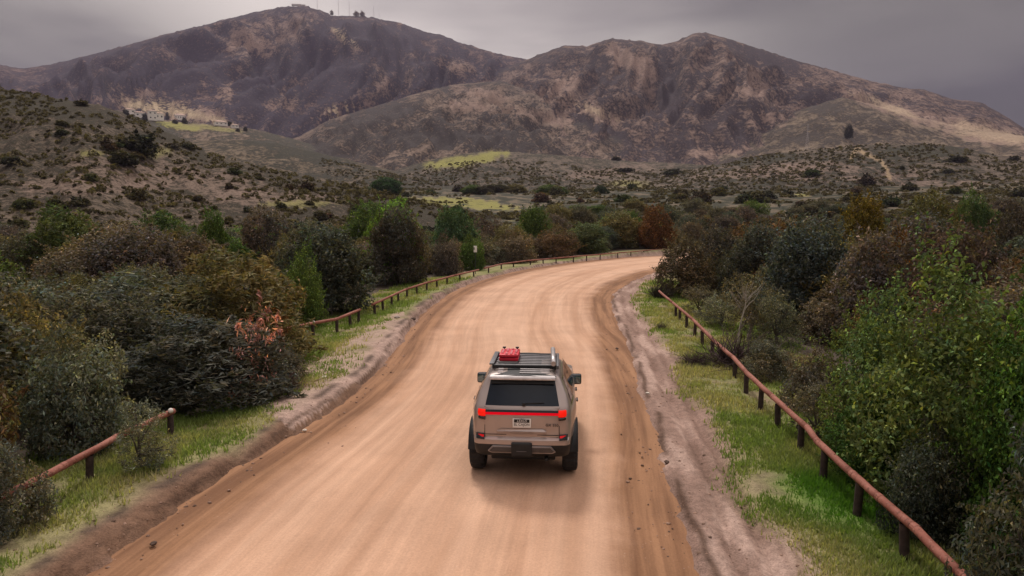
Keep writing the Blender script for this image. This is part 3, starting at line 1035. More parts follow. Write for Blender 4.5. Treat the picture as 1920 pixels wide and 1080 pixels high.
def plant_px(name, kind, px, D, top, wpx, col, label, cat='shrub', free=False, **kw):
    """Plant at ground distance D metres, where the photograph shows its middle at column px, its top at row top, wpx wide."""
    az, te = pix_dir(px, top)
    x, y = D * math.sin(az), D * math.cos(az)
    wm = wpx * D / FPX
    if D < 110 and not free:
        for _ in range(60):                      # step back until the crown clears the verge
            sd, dl, dr = road_at(x, y)
            if sd > 2.7 + 0.40 * wm:
                break
            ed = EL if dl < dr else ER
            nx, ny = min(ed, key=lambda q: (q[0] - x) ** 2 + (q[1] - y) ** 2)
            s = 1 if sd > 0 else -1
            dd = math.hypot(x - nx, y - ny) + 1e-6
            x, y = x + s * 0.15 * (x - nx) / dd, y + s * 0.15 * (y - ny) / dd
        D = math.hypot(x, y)
        te = pix_dir(960 + FPX * x / y, top)[1]
    z0 = H1(x, y) - 0.04
    height = CAM_H + D * float(te) - z0
    depth = y * math.cos(PITCH) + 4 * math.sin(PITCH)
    col = C[col] if isinstance(col, str) else col
    return plant(name, kind, x, y, max(height, 0.4), wpx * depth / FPX, col, label, cat, z=z0, **kw)


HAND = [
    ('shrub', 'shrub', -12, 11.9, 830, 180, (0.084, 0.084, 0.056), 'dark leafy shrub leaning over the near left rail at the left edge'),
    ('shrub', 'shrub', 455, 18.8, 640, 190, (0.073, 0.070, 0.048), 'dark rounded shrub at the washed out bank in front of the wide willow'),
    # left of the road, near to far
    ('shrub', 'shrub', -10, 10.6, 712, 230, (0.070, 0.070, 0.048), 'big dark shrub with pale leaf tips, lowest at the left edge of the photo'),
    ('shrub', 'shrub', 135, 12.6, 665, 250, 'olive', 'olive brown shrub behind the near end of the left rail'),
    ('shrub', 'willow', -70, 13.5, 600, 300, 'rust', 'rusty orange brown shrub cut by the left edge of the photo'),
    ('shrub', 'shrub', 205, 15.2, 612, 210, 'sage', 'grey green shrub above the near left rail'),
    ('shrub', 'airy', 262, 13.4, 752, 120, 'sage', 'small pale green bush leaning over the end of the near left rail'),
    ('tree', 'willow', 375, 18.5, 592, 320, (0.056, 0.059, 0.042), 'wide dark willow between the near rail and the red leaved shrub'),
    ('shrub', 'shrub', 500, 20.0, 650, 150, (0.070, 0.066, 0.044), 'dark shrub with pale leaves standing at the edge of the washed out bank'),
    ('shrub', 'sparse', 474, 17.6, 572, 120, 'red', 'shrub of dead pinkish red leaves in front of the dark willow'),
    ('shrub', 'airy', 515, 21.5, 570, 60, 'orange', 'small clump of orange red leaves beside the start of the middle rail'),
    ('tree', 'willow', 430, 23.0, 468, 280, 'olive', 'broad olive brown tree above the red leaved shrub'),
    ('tree', 'willow', 215, 21.0, 545, 240, (0.067, 0.070, 0.048), 'dark brownish thicket tree left of the olive brown tree'),
    ('shrub', 'shrub', 50, 19.0, 560, 220, 'olive', 'yellowish olive shrub near the left edge above the rusty shrub'),
    ('tree', 'broadleaf', 566, 29.5, 468, 80, (0.100, 0.150, 0.042), 'slender bright green sapling beside the dark oak on the left of the road'),
    ('tree', 'oak', 650, 33.5, 428, 200, (0.048, 0.053, 0.036), 'round dark oak right behind the middle stretch of the left rail'),
    ('tree', 'oak', 585, 40.0, 420, 150, 'dark', 'dark oak behind the bright green sapling'),
    ('tree', 'oak', 832, 47.0, 392, 120, (0.062, 0.056, 0.039), 'tall brownish dark oak left of the white sign'),
    ('shrub', 'shrub', 862, 55.0, 440, 70, (0.075, 0.062, 0.048), 'grey brown shrub beside the white sign'),
    ('tree', 'oak', 742, 50.0, 380, 110, 'bright', 'bright green tree rising behind the two dark oaks'),
    ('tree', 'oak', 690, 78.0, 382, 120, 'green', 'mid green tree behind the bright green one'),
    ('tree', 'oak', 855, 72.0, 392, 90, (0.050, 0.084, 0.036), 'deep green tree standing right of the bright green tree'),
    ('tree', 'oak', 722, 300.0, 333, 66, (0.020, 0.048, 0.014), 'round dark green tree alone at the foot of the left hill'),
    ('shrub', 'shrub', 925, 60.0, 442, 64, 'green', 'fresh green bush just right of the white sign'),
    ('shrub', 'shrub', 985, 70.0, 434, 90, 'brown', 'reddish brown bush behind the far rail, right of the green bush'),
    ('shrub', 'shrub', 1055, 78.0, 428, 90, (0.090, 0.062, 0.036), 'brown bush with pale twigs behind the far rail'),
    ('tree', 'oak', 1110, 85.0, 420, 100, (0.070, 0.084, 0.036), 'olive green rounded tree behind the middle of the far rail'),
    ('tree', 'oak', 1000, 92.0, 390, 80, 'green', 'green tree behind the reddish brown bush'),
    ('tree', 'oak', 1165, 95.0, 398, 100, 'olive', 'olive tree behind the far end of the rail'),
    ('tree', 'oak', 1212, 108.0, 425, 60, 'deep', 'very dark tree where the road leaves the view'),
    ('shrub', 'shrub', 915, 95.0, 404, 80, 'plum', 'brownish bare looking bush in front of the bright meadow'),
    ('tree', 'oak', 930, 335.0, 346, 76, (0.056, 0.050, 0.031), 'brownish dark tree on the far side of the bright meadow'),
    ('tree', 'oak', 885, 340.0, 347, 48, 'green', 'green tree at the left end of the far meadow row'),
    ('tree', 'oak', 965, 330.0, 346, 44, 'olive', 'olive tree in the middle of the far meadow row'),
    ('tree', 'oak', 1034, 325.0, 347, 62, 'green', 'green tree at the right end of the far meadow row'),
    ('tree', 'oak', 1127, 320.0, 348, 32, (0.020, 0.034, 0.016), 'small very dark tree right of the far meadow row'),
    ('tree', 'willow', 115, 46.0, 386, 170, (0.062, 0.080, 0.026), 'yellow green tree below the left hill near the left edge'),
    ('tree', 'willow', 300, 52.0, 395, 130, (0.055, 0.085, 0.028), 'green tree below the left hill, right of the yellow green one'),
    ('tree', 'oak', 395, 50.0, 398, 70, 'green', 'small fresh green tree below the left hill'),
    ('tree', 'oak', 500, 55.0, 392, 120, 'plum', 'dark brownish brush tree below the left hill'),
    ('shrub', 'willow', 250, 30.0, 500, 120, 'olive', 'yellowish shrub half hidden in the dark left thicket'),
    # right of the road, near to far
    ('tree', 'broadleaf', 1660, 14.0, 545, 190, (0.122, 0.172, 0.064), 'bright green leafy tree right behind the right rail'),
    ('tree', 'broadleaf', 1800, 12.2, 495, 330, (0.119, 0.168, 0.062), 'largest bright green leafy tree, at the right edge of the photo'),
    ('tree', 'broadleaf', 1960, 11.0, 560, 260, (0.060, 0.120, 0.030), 'darker green leafy tree cut by the right edge of the photo'),
    ('shrub', 'broadleaf', 1620, 13.2, 740, 150, (0.070, 0.130, 0.032), 'low green leafy bush at the foot of the bright green trees'),
    ('shrub', 'shrub', 1880, 9.0, 790, 300, (0.053, 0.059, 0.039), 'dark thicket shrub in the lower right corner behind the rail'),
    ('shrub', 'shrub', 1720, 11.0, 800, 170, (0.048, 0.056, 0.036), 'dark shrub under the bright green trees, touching the right rail'),
    ('tree', 'oak', 1266, 41.0, 446, 112, (0.072, 0.060, 0.036), 'brown green tree at the inside of the bend'),
    ('shrub', 'airy', 1316, 33.0, 532, 84, 'grey', 'pale grey twiggy bush behind the start of the right rail'),
    ('tree', 'airy', 1408, 27.0, 505, 110, (0.130, 0.122, 0.080), 'sparse pale tree with a forked white trunk behind the right rail'),
    ('shrub', 'airy', 1350, 30.0, 548, 90, 'sage', 'grey green bush left of the pale forked trunk'),
    ('shrub', 'airy', 1462, 26.0, 545, 80, (0.085, 0.092, 0.055), 'wispy green bush right of the pale forked trunk'),
    ('tree', 'oak', 1520, 31.0, 412, 190, (0.056, 0.064, 0.050), 'very dark dense oak behind the sparse pale tree'),
    ('tree', 'oak', 1420, 40.0, 425, 130, (0.050, 0.053, 0.039), 'dark oak between the bend tree and the densest oak'),
    ('tree', 'oak', 1345, 46.0, 428, 100, (0.063, 0.059, 0.045), 'dark greyish tree behind the brown green bend tree'),
    ('tree', 'oak', 1660, 27.0, 440, 180, 'plum', 'dull brown tree above the bright green trees'),
    ('tree', 'oak', 1800, 26.0, 430, 200, (0.077, 0.056, 0.042), 'brown tree at the right above the largest green tree'),
    ('tree', 'willow', 1688, 33.0, 425, 60, 'orange', 'small orange leaved tree beside the dull brown tree'),
    ('tree', 'oak', 1256, 92.0, 388, 76, (0.150, 0.078, 0.038), 'rusty orange tree behind the bend tree'),
    ('shrub', 'shrub', 1530, 17.5, 655, 130, (0.070, 0.060, 0.040), 'brown grey shrub close behind the right rail, left of the green trees'),
    ('shrub', 'shrub', 1440, 20.5, 640, 110, (0.087, 0.084, 0.053), 'olive brown shrub behind the dead brush pile'),
    ('shrub', 'airy', 1500, 15.0, 715, 120, 'grey', 'dry grey shrub leaning against the right rail'),
    ('tree', 'oak', 1620, 60.0, 372, 110, 'gold', 'golden olive tree on the right skyline of the thicket'),
    ('tree', 'oak', 1740, 62.0, 368, 120, (0.075, 0.070, 0.026), 'olive tree right of the golden one'),
    ('tree', 'oak', 1830, 70.0, 366, 80, (0.055, 0.082, 0.026), 'greenish tree on the thicket skyline near the right edge'),
    ('tree', 'oak', 1900, 44.0, 395, 110, (0.056, 0.048, 0.036), 'dark brown tree at the right edge under the skyline trees'),
]
STOP = set('behind between right left at above standing cut beside below in leaning rising alone on under near where close half touching just with lowest largest right, left, of'.split())


def short_label(lab):
    out = []
    for w in lab.replace(',', ' ,').split():
        if out and (w in STOP or w == ','):
            break
        out.append(w)
    return ' '.join(out)


USED = {}


def near_label(x, y, width, height, cname, noun):
    """Words for a filler plant: its own look, and how it stands to the nearest named plant."""
    sx, sy, sl = min(SHORT, key=lambda q: (q[0] - x) ** 2 + (q[1] - y) ** 2)
    a, b = math.atan2(x, y), math.atan2(sx, sy)
    d = math.hypot(x, y) - math.hypot(sx, sy)
    side = 'behind' if d > abs(a - b) * math.hypot(x, y) else 'in front of' if -d > abs(a - b) * math.hypot(x, y) else 'right of' if a > b else 'left of'
    size = 'tall ' if height > 0.95 * width else 'low ' if height < 0.55 * width else 'broad ' if width > 4.2 else 'small ' if width < 2.9 else ''
    return f'{size}{cname} {noun} {side} the {sl}'


for nm, kind, px, D, top, w, col, lab in HAND:
    if nm == 'tree' and kind in ('airy',):
        plant_px('sparse_tree', kind, px, D, top, w, col, lab, 'tree', pale_stem=True)
    else:
        n = {'oak': 'oak_tree', 'willow': 'willow_tree', 'broadleaf': 'leafy_tree'}.get(kind, 'tree') if nm == 'tree' else {'airy': 'twiggy_shrub', 'sparse': 'dead_leaf_shrub', 'broadleaf': 'leafy_shrub'}.get(kind, 'shrub')
        plant_px(n, kind, px, D, top, w, col, lab, nm, free='leaning over' in lab or 'red leaved' in lab or 'pinkish red' in lab or 'washed out' in lab or 'orange red' in lab)
    SHORT.append((placed[-1][0], placed[-1][1], short_label(lab)))
# the tree that stands by itself on the right-hand low hill, and bushes dotted over it
lone = []
for px, py, tp, w, lab in ((1590, 278, 257, 15, 'lone dark tree standing on the crest of the right low hill'), (1690, 318, 309, 11, 'small dark bush on the slope right of the foot track'), (1529, 331, 321, 12, 'small dark bush on the slope below the lone tree'), (1900, 302, 292, 18, 'dark bush on the right end of the low hill crest'),
                           (1795, 303, 292, 34, 'long dark bush clump on the low hill crest at the right'), (1265, 328, 314, 44, 'flat dark bush in the middle of the low central hill'), (1172, 322, 313, 40, 'dark bush left of the flat bush on the central hill'), (1155, 300, 290, 18, 'small dark bush above the others on the central hill'),
                           (262, 290, 248, 62, 'big dark bush on the flank of the left hill'), (228, 308, 280, 44, 'dark bush below the big bush of the left hill')):
    az, te = pix_dir(px, py)
    ts = np.linspace(120, 900, 3000)
    hh, _ = terrain(ts * math.sin(az), ts * math.cos(az))
    hit = np.nonzero(hh > CAM_H + ts * float(te))[0]
    if px == 1590 or not len(hit):
        q = int(np.argmax((hh - CAM_H) / ts))
    else:
        q = hit[0]
    D = ts[q]
    wm = w * D / FPX
    hm = (py - tp) * D / FPX * 1.1
    plant('bush' if 'bush' in lab else 'tree', 'bush' if 'bush' in lab else 'oak', D * math.sin(az), D * math.cos(az), hm * (0.7 if 'bush' in lab else 1), wm, (0.044, 0.046, 0.030) if 'bush' in lab else (0.026, 0.029, 0.02), lab, 'bush' if 'bush' in lab else 'tree', simple=True, z=float(hh[q]) - 0.1)

# thickets that fill the ground between the plants above
FENCE_R_WORLD = [tuple(P(*q, 0.6)[:2]) for q in ((1806, 1080), (1600, 890), (1459, 755), (1378, 672), (1300, 600), (1245, 553))]
FENCE_L_WORLD = [tuple(P(*q, 0.6)[:2]) for q in ((0, 935), (322, 772), (530, 618), (672, 582), (800, 530), (910, 503), (1030, 485), (1230, 468))]


def fill_zone(n, amin, amax, dmin, dmax, kinds, cols, top_limit, group, lab, gap=0.5):
    made = 0
    for _ in range(n * 60):
        if made >= n:
            break
        px = rng.uniform(amin, amax)
        D = math.exp(rng.uniform(math.log(dmin), math.log(dmax)))
        az, te = pix_dir(px, top_limit + rng.uniform(0, 40))
        x, y = D * math.sin(az), D * math.cos(az)
        width = rng.uniform(2.2, 4.2) * (1 + D / 160)
        xa, ya = np.array([x]), np.array([y])
        sd, dl, dr = road_at(x, y)
        if sd < (5.0 if dl < dr else 6.4) * (0.72 if D > 38 else 1) + width * 0.35:
            continue
        if min(seg_dist(xa, ya, FENCE_R_WORLD)[0], seg_dist(xa, ya, FENCE_L_WORLD)[0]) < width * 0.42 + 0.2:
            continue
        if any(math.hypot(x - a, y - b) < (width + w) * 0.5 * gap for a, b, w in placed):
            continue
        z = H1(x, y) - 0.05
        lim = CAM_H + D * float(te) - z
        height = min(rng.uniform(0.62, 1.0) * width * (1.0 if D < 60 else 0.8), lim)
        if height < 0.9:
            continue
        ci = rng.integers(len(cols))
        cname, col = cols[ci]
        kk = kinds[rng.integers(len(kinds))]
        j = rng.uniform(0.8, 1.2)
        plant('bushy_tree' if 'tree' in lab else 'shrub', kk, x, y, height, width, tuple(c * j for c in C[col]), near_label(x, y, width, height, cname, lab), 'tree' if 'tree' in lab else 'shrub', group, z=z)
        made += 1
    return made


near_cols = [('dark', 'dark'), ('dark', 'deep'), ('dark', 'dark'), ('olive', 'olive'), ('brown', 'brown'), ('grey green', 'sage'), ('dark', 'dark')]
far_cols = [('dark', 'dark'), ('olive', 'olive'), ('brown', 'brown'), ('brownish', 'plum'), ('dark', 'deep'), ('green', 'green'), ('dark', 'dark')]
right_cols = [('dark', 'deep'), ('dark', 'dark'), ('brown', 'brown'), ('brownish', 'plum'), ('rusty', 'rust'), ('dark', 'dark'), ('olive', 'olive')]
print('fill', fill_zone(60, -250, 640, 11, 36, ('shrub', 'willow', 'oak'), near_cols, 500, 'shrubs of the left thicket near the road', 'thicket shrub'),
      fill_zone(64, 1330, 2150, 11, 36, ('shrub', 'oak', 'shrub'), right_cols, 470, 'shrubs of the right thicket near the road', 'thicket shrub'),
      fill_zone(90, -200, 640, 32, 112, ('oak', 'willow', 'shrub'), far_cols, 408, 'trees of the thicket below the left hill', 'bushy tree', 0.46),
      fill_zone(85, 1240, 2150, 34, 120, ('oak', 'oak', 'shrub'), right_cols, 374, 'trees of the far right thicket', 'bushy tree', 0.48),
      fill_zone(75, 990, 2150, 110, 215, ('oak', 'shrub', 'oak'), far_cols, 366, 'trees of the far right thicket', 'bushy tree', 0.5),
      fill_zone(34, 630, 900, 46, 130, ('oak', 'willow', 'shrub'), far_cols, 422, 'trees of the thicket below the left hill', 'bushy tree', 0.55),
      fill_zone(40, 880, 1300, 48, 120, ('oak', 'shrub', 'shrub'), far_cols, 412, 'shrubs beyond the far rail', 'bend shrub', 0.6))


def bush_label(x, y, h, w, lab):
    px, py = to_pix(x, y, h)
    size = 'big' if w > 5 else 'small' if w < 3 else 'mid sized'
    if lab == 'hill':
        v = 'high on' if py < 270 else 'halfway up' if py < 335 else 'at the foot of'
        c = 'left end' if px < 170 else 'middle' if px < 420 else 'right end'
        return f'{size} dark bush {v} the left hill, towards its {c}'
    v = 'under the far hills' if py < 345 else 'in the open valley' if py < 375 else 'just beyond the thicket'
    c = 'below the meadow strip' if px < 1000 else 'behind the bend' if px < 1300 else 'below the lone tree' if px < 1650 else 'at the right edge'
    return f'{size} dark bush {v} {c}'


def scatter_bushes(n, amin, amax, dmin, dmax, owners, sizes, group, lab, cols):
    """Single bushes dotted over open slopes."""
    az = rng.uniform(*pix_dir([amin, amax], [300, 300])[0], n)
    D = np.exp(rng.uniform(math.log(dmin), math.log(dmax), n))
    x, y = D * np.sin(az), D * np.cos(az)
    h, own = terrain(x, y)
    dens = fbm(x / 30, y / 30, 3, 401)
    for i in range(n):
        if owners is not None and (LAYERS[own[i]][0] if own[i] >= 0 else 'ground') not in owners:
            continue
        if lab == 'valley' and D[i] < 330 and 720 < to_pix(x[i], y[i], h[i])[0] < 1010:
            continue
        if dens[i] < 0.42 and rng.random() < 0.7:
            continue
        w = rng.uniform(*sizes) * (1 + D[i] / 500)
        plant('bush', 'bush', x[i], y[i], w * rng.uniform(0.32, 0.55), w, tuple(c * rng.uniform(0.8, 1.25) for c in cols[rng.integers(len(cols))]), bush_label(x[i], y[i], h[i], w, lab), 'bush', group, simple=True, z=float(h[i]) - 0.1)


scatter_bushes(100, -60, 900, 112, 290, ('near_hill', 'ground'), (1.4, 3.2), 'bushes dotted over the left hill', 'hill', [(0.064, 0.058, 0.036), (0.080, 0.068, 0.044), (0.066, 0.066, 0.036)])
scatter_bushes(80, 760, 2000, 125, 420, ('low_hill', 'ground', 'scrub_hill'), (2.4, 5.5), 'bushes dotted over the valley floor', 'valley', [(0.070, 0.064, 0.040), (0.088, 0.074, 0.050), (0.072, 0.074, 0.040)])

# low scrub too small and too many to count
def scrub_mesh(n, amin, amax, dmin, dmax, size):
    az = rng.uniform(*pix_dir([amin, amax], [300, 300])[0], n)
    D = np.sqrt(rng.uniform(dmin ** 2, dmax ** 2, n))
    x, y = D * np.sin(az), D * np.cos(az)
    h, own = terrain(x, y)
    dens = fbm(x / 18, y / 18, 3, 421)
    qx, qy = to_pix(x, y, h)
    dens = dens - 0.2 * ((qx > 740) & (qx < 1000) & (qy > 366) & (qy < 398))
    keep = (dens > 0.44) & (own < 2) | (dens > 0.40) & (own > 6)
    x, y, h = x[keep], y[keep], h[keep]
    m, k = len(x), 16
    w = rng.uniform(size * 0.5, size * 1.5, m)
    d = rng.normal(size=(m, k, 3))
    d /= np.linalg.norm(d, axis=2)[..., None]
    d[..., 2] = np.abs(d[..., 2])
    c = np.stack([x, y, h], 1)[:, None, :] + d * w[:, None, None] * np.array([0.5, 0.5, 0.5])
    nr = d + rng.normal(size=d.shape) * 0.4
    nr /= np.linalg.norm(nr, axis=2)[..., None]
    V = leaf_quads(c.reshape(-1, 3), nr.reshape(-1, 3), size * 0.55, size * 0.42).reshape(-1, 4, 3)
    tint = np.repeat(rng.uniform(0.6, 1.5, m), k)[:, None] * rng.uniform(0.7, 1.3, (m * k, 1)) * np.array([1.0, 0.96, 0.62])
    return V.reshape(-1, 3), np.repeat(tint, 4, 0)


sv, st = zip(*[scrub_mesh(5200, -80, 1000, 100, 300, 1.1), scrub_mesh(9000, 600, 2000, 110, 560, 1.7)])
sv, st = np.concatenate(sv), np.concatenate(st)
sme = mesh_np('low_scrub', sv, np.arange(len(sv)).reshape(-1, 4))
set_color(sme, 'tint', st)
so = link('low_scrub', sme, None, M_LEAF)
so.color = (0.094, 0.082, 0.068, 1)
tag(so, 'low dark scrub speckled over the hillsides and valley', 'scrub', kind='stuff')

# grass of the verges: single blades in tufts
def grass_mesh(n):
    px = rng.uniform(-150, 2070, n)
    D = 7.0 * (52 / 7.0) ** rng.random(n)
    az = pix_dir(px, np.full(n, 700.0))[0]
    x, y = D * np.sin(az), D * np.cos(az)
    sd, dl, dr = road_sd(x, y)
    left = dl < dr
    wob = fbm(x / 2.2, y / 2.2, 4, 51) - 0.5
    s = sd + wob
    g = np.where(left, smooth(0.25, 0.8, s) * smooth(5.0, 3.4, s), smooth(0.95, 1.8, s) * smooth(6.6, 4.8, s))
    g = g * smooth(0.36, 0.60, fbm(x / 1.1, y / 1.1, 4, 55) + 0.11)
    ws = seg_dist(x, y, [tuple(P(*q)[:2]) for q in ((520, 700), (640, 690), (745, 605))])
    g = g * (1 - 0.8 * smooth(1.2, 0.6, ws) * left)
    g = np.where(left, g * smooth(0.2, 1.7, s), g)
    ok = (rng.random(n) < g * np.clip(D / 14, 0.55, 1)) & (sd > 0)
    x, y, D = x[ok], y[ok], D[ok]
    h = ground_h(x, y)[0]
    m, k = len(x), 7
    bx = x[:, None] + rng.normal(0, 0.05, (m, k)) * (1 + D[:, None] / 25)
    by = y[:, None] + rng.normal(0, 0.05, (m, k)) * (1 + D[:, None] / 25)
    L = rng.uniform(0.03, 0.11, (m, k)) * (0.7 + 0.7 * fbm(x / 1.5, y / 1.5, 2, 71))[:, None] * (1 + D[:, None] / 60)
    a = rng.uniform(0, 6.283, (m, k))
    lean = rng.uniform(0.1, 0.9, (m, k)) * L
    wd = 0.006 * (1 + D[:, None] / 9)
    bz = h[:, None] - 0.01 + 0 * a
    p0 = np.stack([bx - np.sin(a) * wd, by + np.cos(a) * wd, bz], 2)
    p1 = np.stack([bx + np.sin(a) * wd, by - np.cos(a) * wd, bz], 2)
    p2 = np.stack([bx + np.cos(a) * lean, by + np.sin(a) * lean, bz + L], 2)
    V = np.stack([p0, p1, p2], 2).reshape(-1, 3)
    dry = smooth(0.36, 0.74, fbm(x / 1.8, y / 1.8, 3, 73))[:, None] * np.ones((1, k)) * rng.uniform(0.4, 1.2, (m, k))
    col = lerp(np.array([0.185, 0.255, 0.070]) * np.ones((m, k, 3)), np.array([0.420, 0.370, 0.190]), np.clip(dry, 0, 1)) * rng.uniform(0.65, 1.35, (m, k, 1))
    lg = P(1570, 945)
    lush = np.exp(-(((x - lg.x) / 0.9) ** 2 + ((y - lg.y) / 1.4) ** 2))[:, None]
    col = lerp(col, np.array([0.075, 0.200, 0.020]) * np.ones((m, k, 3)), np.clip(lush * np.ones((1, k)) * 1.3, 0, 0.9))
    return V, np.repeat(col.reshape(-1, 3), 3, 0)


gv, gc = grass_mesh(120000)
gme = mesh_np('grass', gv, np.arange(len(gv)).reshape(-1, 3))
set_color(gme, 'tint', gc)
go = link('grass', gme, None, leaf_material('grass_blade', 0.7, 0.08, 0.42))
tag(go, 'short yellow green grass on the road verges', 'grass', kind='stuff')
print('grass blades', len(gv) // 3)

# loose stones and clods along the road edges
def stones(n):
    base = np.array([(math.cos(t) * r, math.sin(t) * r, z) for z, r in ((-0.3, .8), (0.3, .75)) for t in np.arange(5) * 1.2566] + [(0, 0, .75), (0, 0, -.5)])
    F = [(i, (i + 1) % 5, 5 + (i + 1) % 5) for i in range(5)] + [(i, 5 + (i + 1) % 5, 5 + i) for i in range(5)] + [(5 + i, 5 + (i + 1) % 5, 10) for i in range(5)]
    i = rng.integers(40, len(EL) - 30, n)
    side = rng.random(n) < 0.5
    pts = np.where(side[:, None], np.array(EL)[i], np.array(ER)[i])
    q = pts + rng.normal(0, 0.55, (n, 2))
    h = np.maximum(ground_h(q[:, 0], q[:, 1])[0], 0.0)
    s = 0.012 + 0.035 * rng.random(n) ** 4
    V = base[None] * s[:, None, None] * rng.uniform(0.6, 1.4, (n, 12, 1)) * np.array([1, 1, .7])
    V = V + np.stack([q[:, 0], q[:, 1], h], 1)[:, None, :]
    FF = (np.array(F)[None] + (np.arange(n) * 12)[:, None, None]).reshape(-1, 3)
    c = rng.uniform(0.5, 1.5, (n, 1)) * np.array([0.24, 0.155, 0.115])
    return V.reshape(-1, 3), FF, np.repeat(c, 12, 0)


pv, pf, pc = stones(2200)
pme = mesh_np('gravel', pv, pf)
set_color(pme, 'tint', pc)
tt = NT('clod', 0.95, 0.1)
po = link('gravel', pme, None, tt.color(tt.attr('tint')))
tag(po, 'loose clods and stones along the road edges', 'gravel', kind='stuff')

# dead brush
for px, py, w, hpx, rgb, lab in ((1375, 690, 150, 70, (0.085, 0.060, 0.060), 'dead purplish brush heaped over the right rail'), (1305, 688, 80, 26, (0.075, 0.052, 0.048), 'low dark brush pile on the grass before the right rail'), (1241, 622, 30, 16, (0.080, 0.062, 0.052), 'small dry weed clump on the right verge'),
                                 (1238, 562, 60, 40, (0.060, 0.050, 0.042), 'dark dead branches under the bend tree'), (525, 738, 130, 34, (0.150, 0.070, 0.062), 'low reddish dead brush on the left washed out bank'), (470, 765, 60, 30, (0.190, 0.062, 0.050), 'red leafed ground plant below the red leaved shrub'),
                                 (1440, 700, 90, 70, (0.100, 0.085, 0.075), 'grey bare twigs behind the right rail'), (1590, 790, 110, 80, (0.120, 0.105, 0.085), 'pale bare twigs under the bright green trees'), (1150, 505, 20, 8, (0.09, 0.05, 0.04), 'tiny dry tuft beside the bend')):
    g = P(px, py)
    dep = g.y * math.cos(PITCH)
    if lab.startswith('tiny'):
        continue
    o = link('dead_brush', TWIGS[rng.integers(2)])
    wm, hm = w * dep / FPX, hpx * dep / FPX
    o.location = (g.x, g.y, H1(g.x, g.y) - 0.02)
    o.rotation_euler = (0, 0, rng.uniform(0, 6))
    o.scale = (wm / 2.2, wm / 2.2, hm / 1.4)
    o.color = (*rgb, 1)
    tag(o, lab, 'dead brush')

# forked white trunk that shows in front of the sparse pale tree
def pale_trunk():
    g = P(1384, 648)
    v = []
    v.append(tube([(0, 0, -.2), (0.02, 0, 0.5), (0.10, 0.02, 1.1), (0.22, 0, 1.7)], [0.055, 0.045, 0.038, 0.032], 7))
    v.append(tube([(0.22, 0, 1.7), (0.28, .02, 2.1), (0.25, 0, 2.6), (0.32, 0, 3.0)], [0.028, 0.022, 0.016, 0.008], 6))
    v.append(tube([(0.20, 0, 1.62), (0.42, 0.04, 1.95), (0.62, .02, 2.15), (.8, 0, 2.5)], [0.024, 0.019, 0.014, 0.007], 6))
    for k in range(14):
        a = rng.uniform(-1, 1)
        s0 = Vector((0.25 + a * .1, 0, rng.uniform(1.8, 2.6)))
        v.append(tube([s0, s0 + Vector((a * .4, rng.uniform(-.3, .3), .35)), s0 + Vector((a * .8, rng.uniform(-.5, .5), .8))], [0.011, 0.008, 0.003], 4))
    V, Q = join(v)
    o = link('bare_sapling', mesh_np('bare_sapling', V, Q, True), None, M_PALE_BARK)
    o.location = (g.x, g.y, H1(g.x, g.y))
    o.scale = (0.85, 0.85, 0.75)
    tag(o, 'thin forked white trunk with bare branches behind the right rail', 'tree')


pale_trunk()

# ---------------------------------------------------------------- pipe rail fences
M_PIPE = None


def pipe_material():
    t = NT('weathered_red_pipe', 0.72, 0.25)
    p = t.obj()
    n1, n2 = t.noise(p, 1.3, 5, 0.6), t.noise(p, 14, 5, 0.65)
    c = t.mix(t.ramp(n1, 0.3, 0.7), (0.235, 0.078, 0.054), (0.345, 0.138, 0.102))
    c = t.mix(t.ramp(n2, 0.52, 0.66, 0, 0.75), c, (0.120, 0.050, 0.034))
    c = t.mix(t.ramp(t.noise(p, 34, 3, 0.6), 0.60, 0.68, 0, 0.6), c, (0.42, 0.25, 0.20))
    t.color(c)
    t.bump(n2, 0.25, 0.02)
    return t.mat


M_PIPE = pipe_material()
M_POST = plain('dark_rusted_post', (0.052, 0.032, 0.028), 0.8, wear=0.4, scale=11)
M_CAP = plain('white_cap', (0.72, 0.68, 0.62), 0.6)


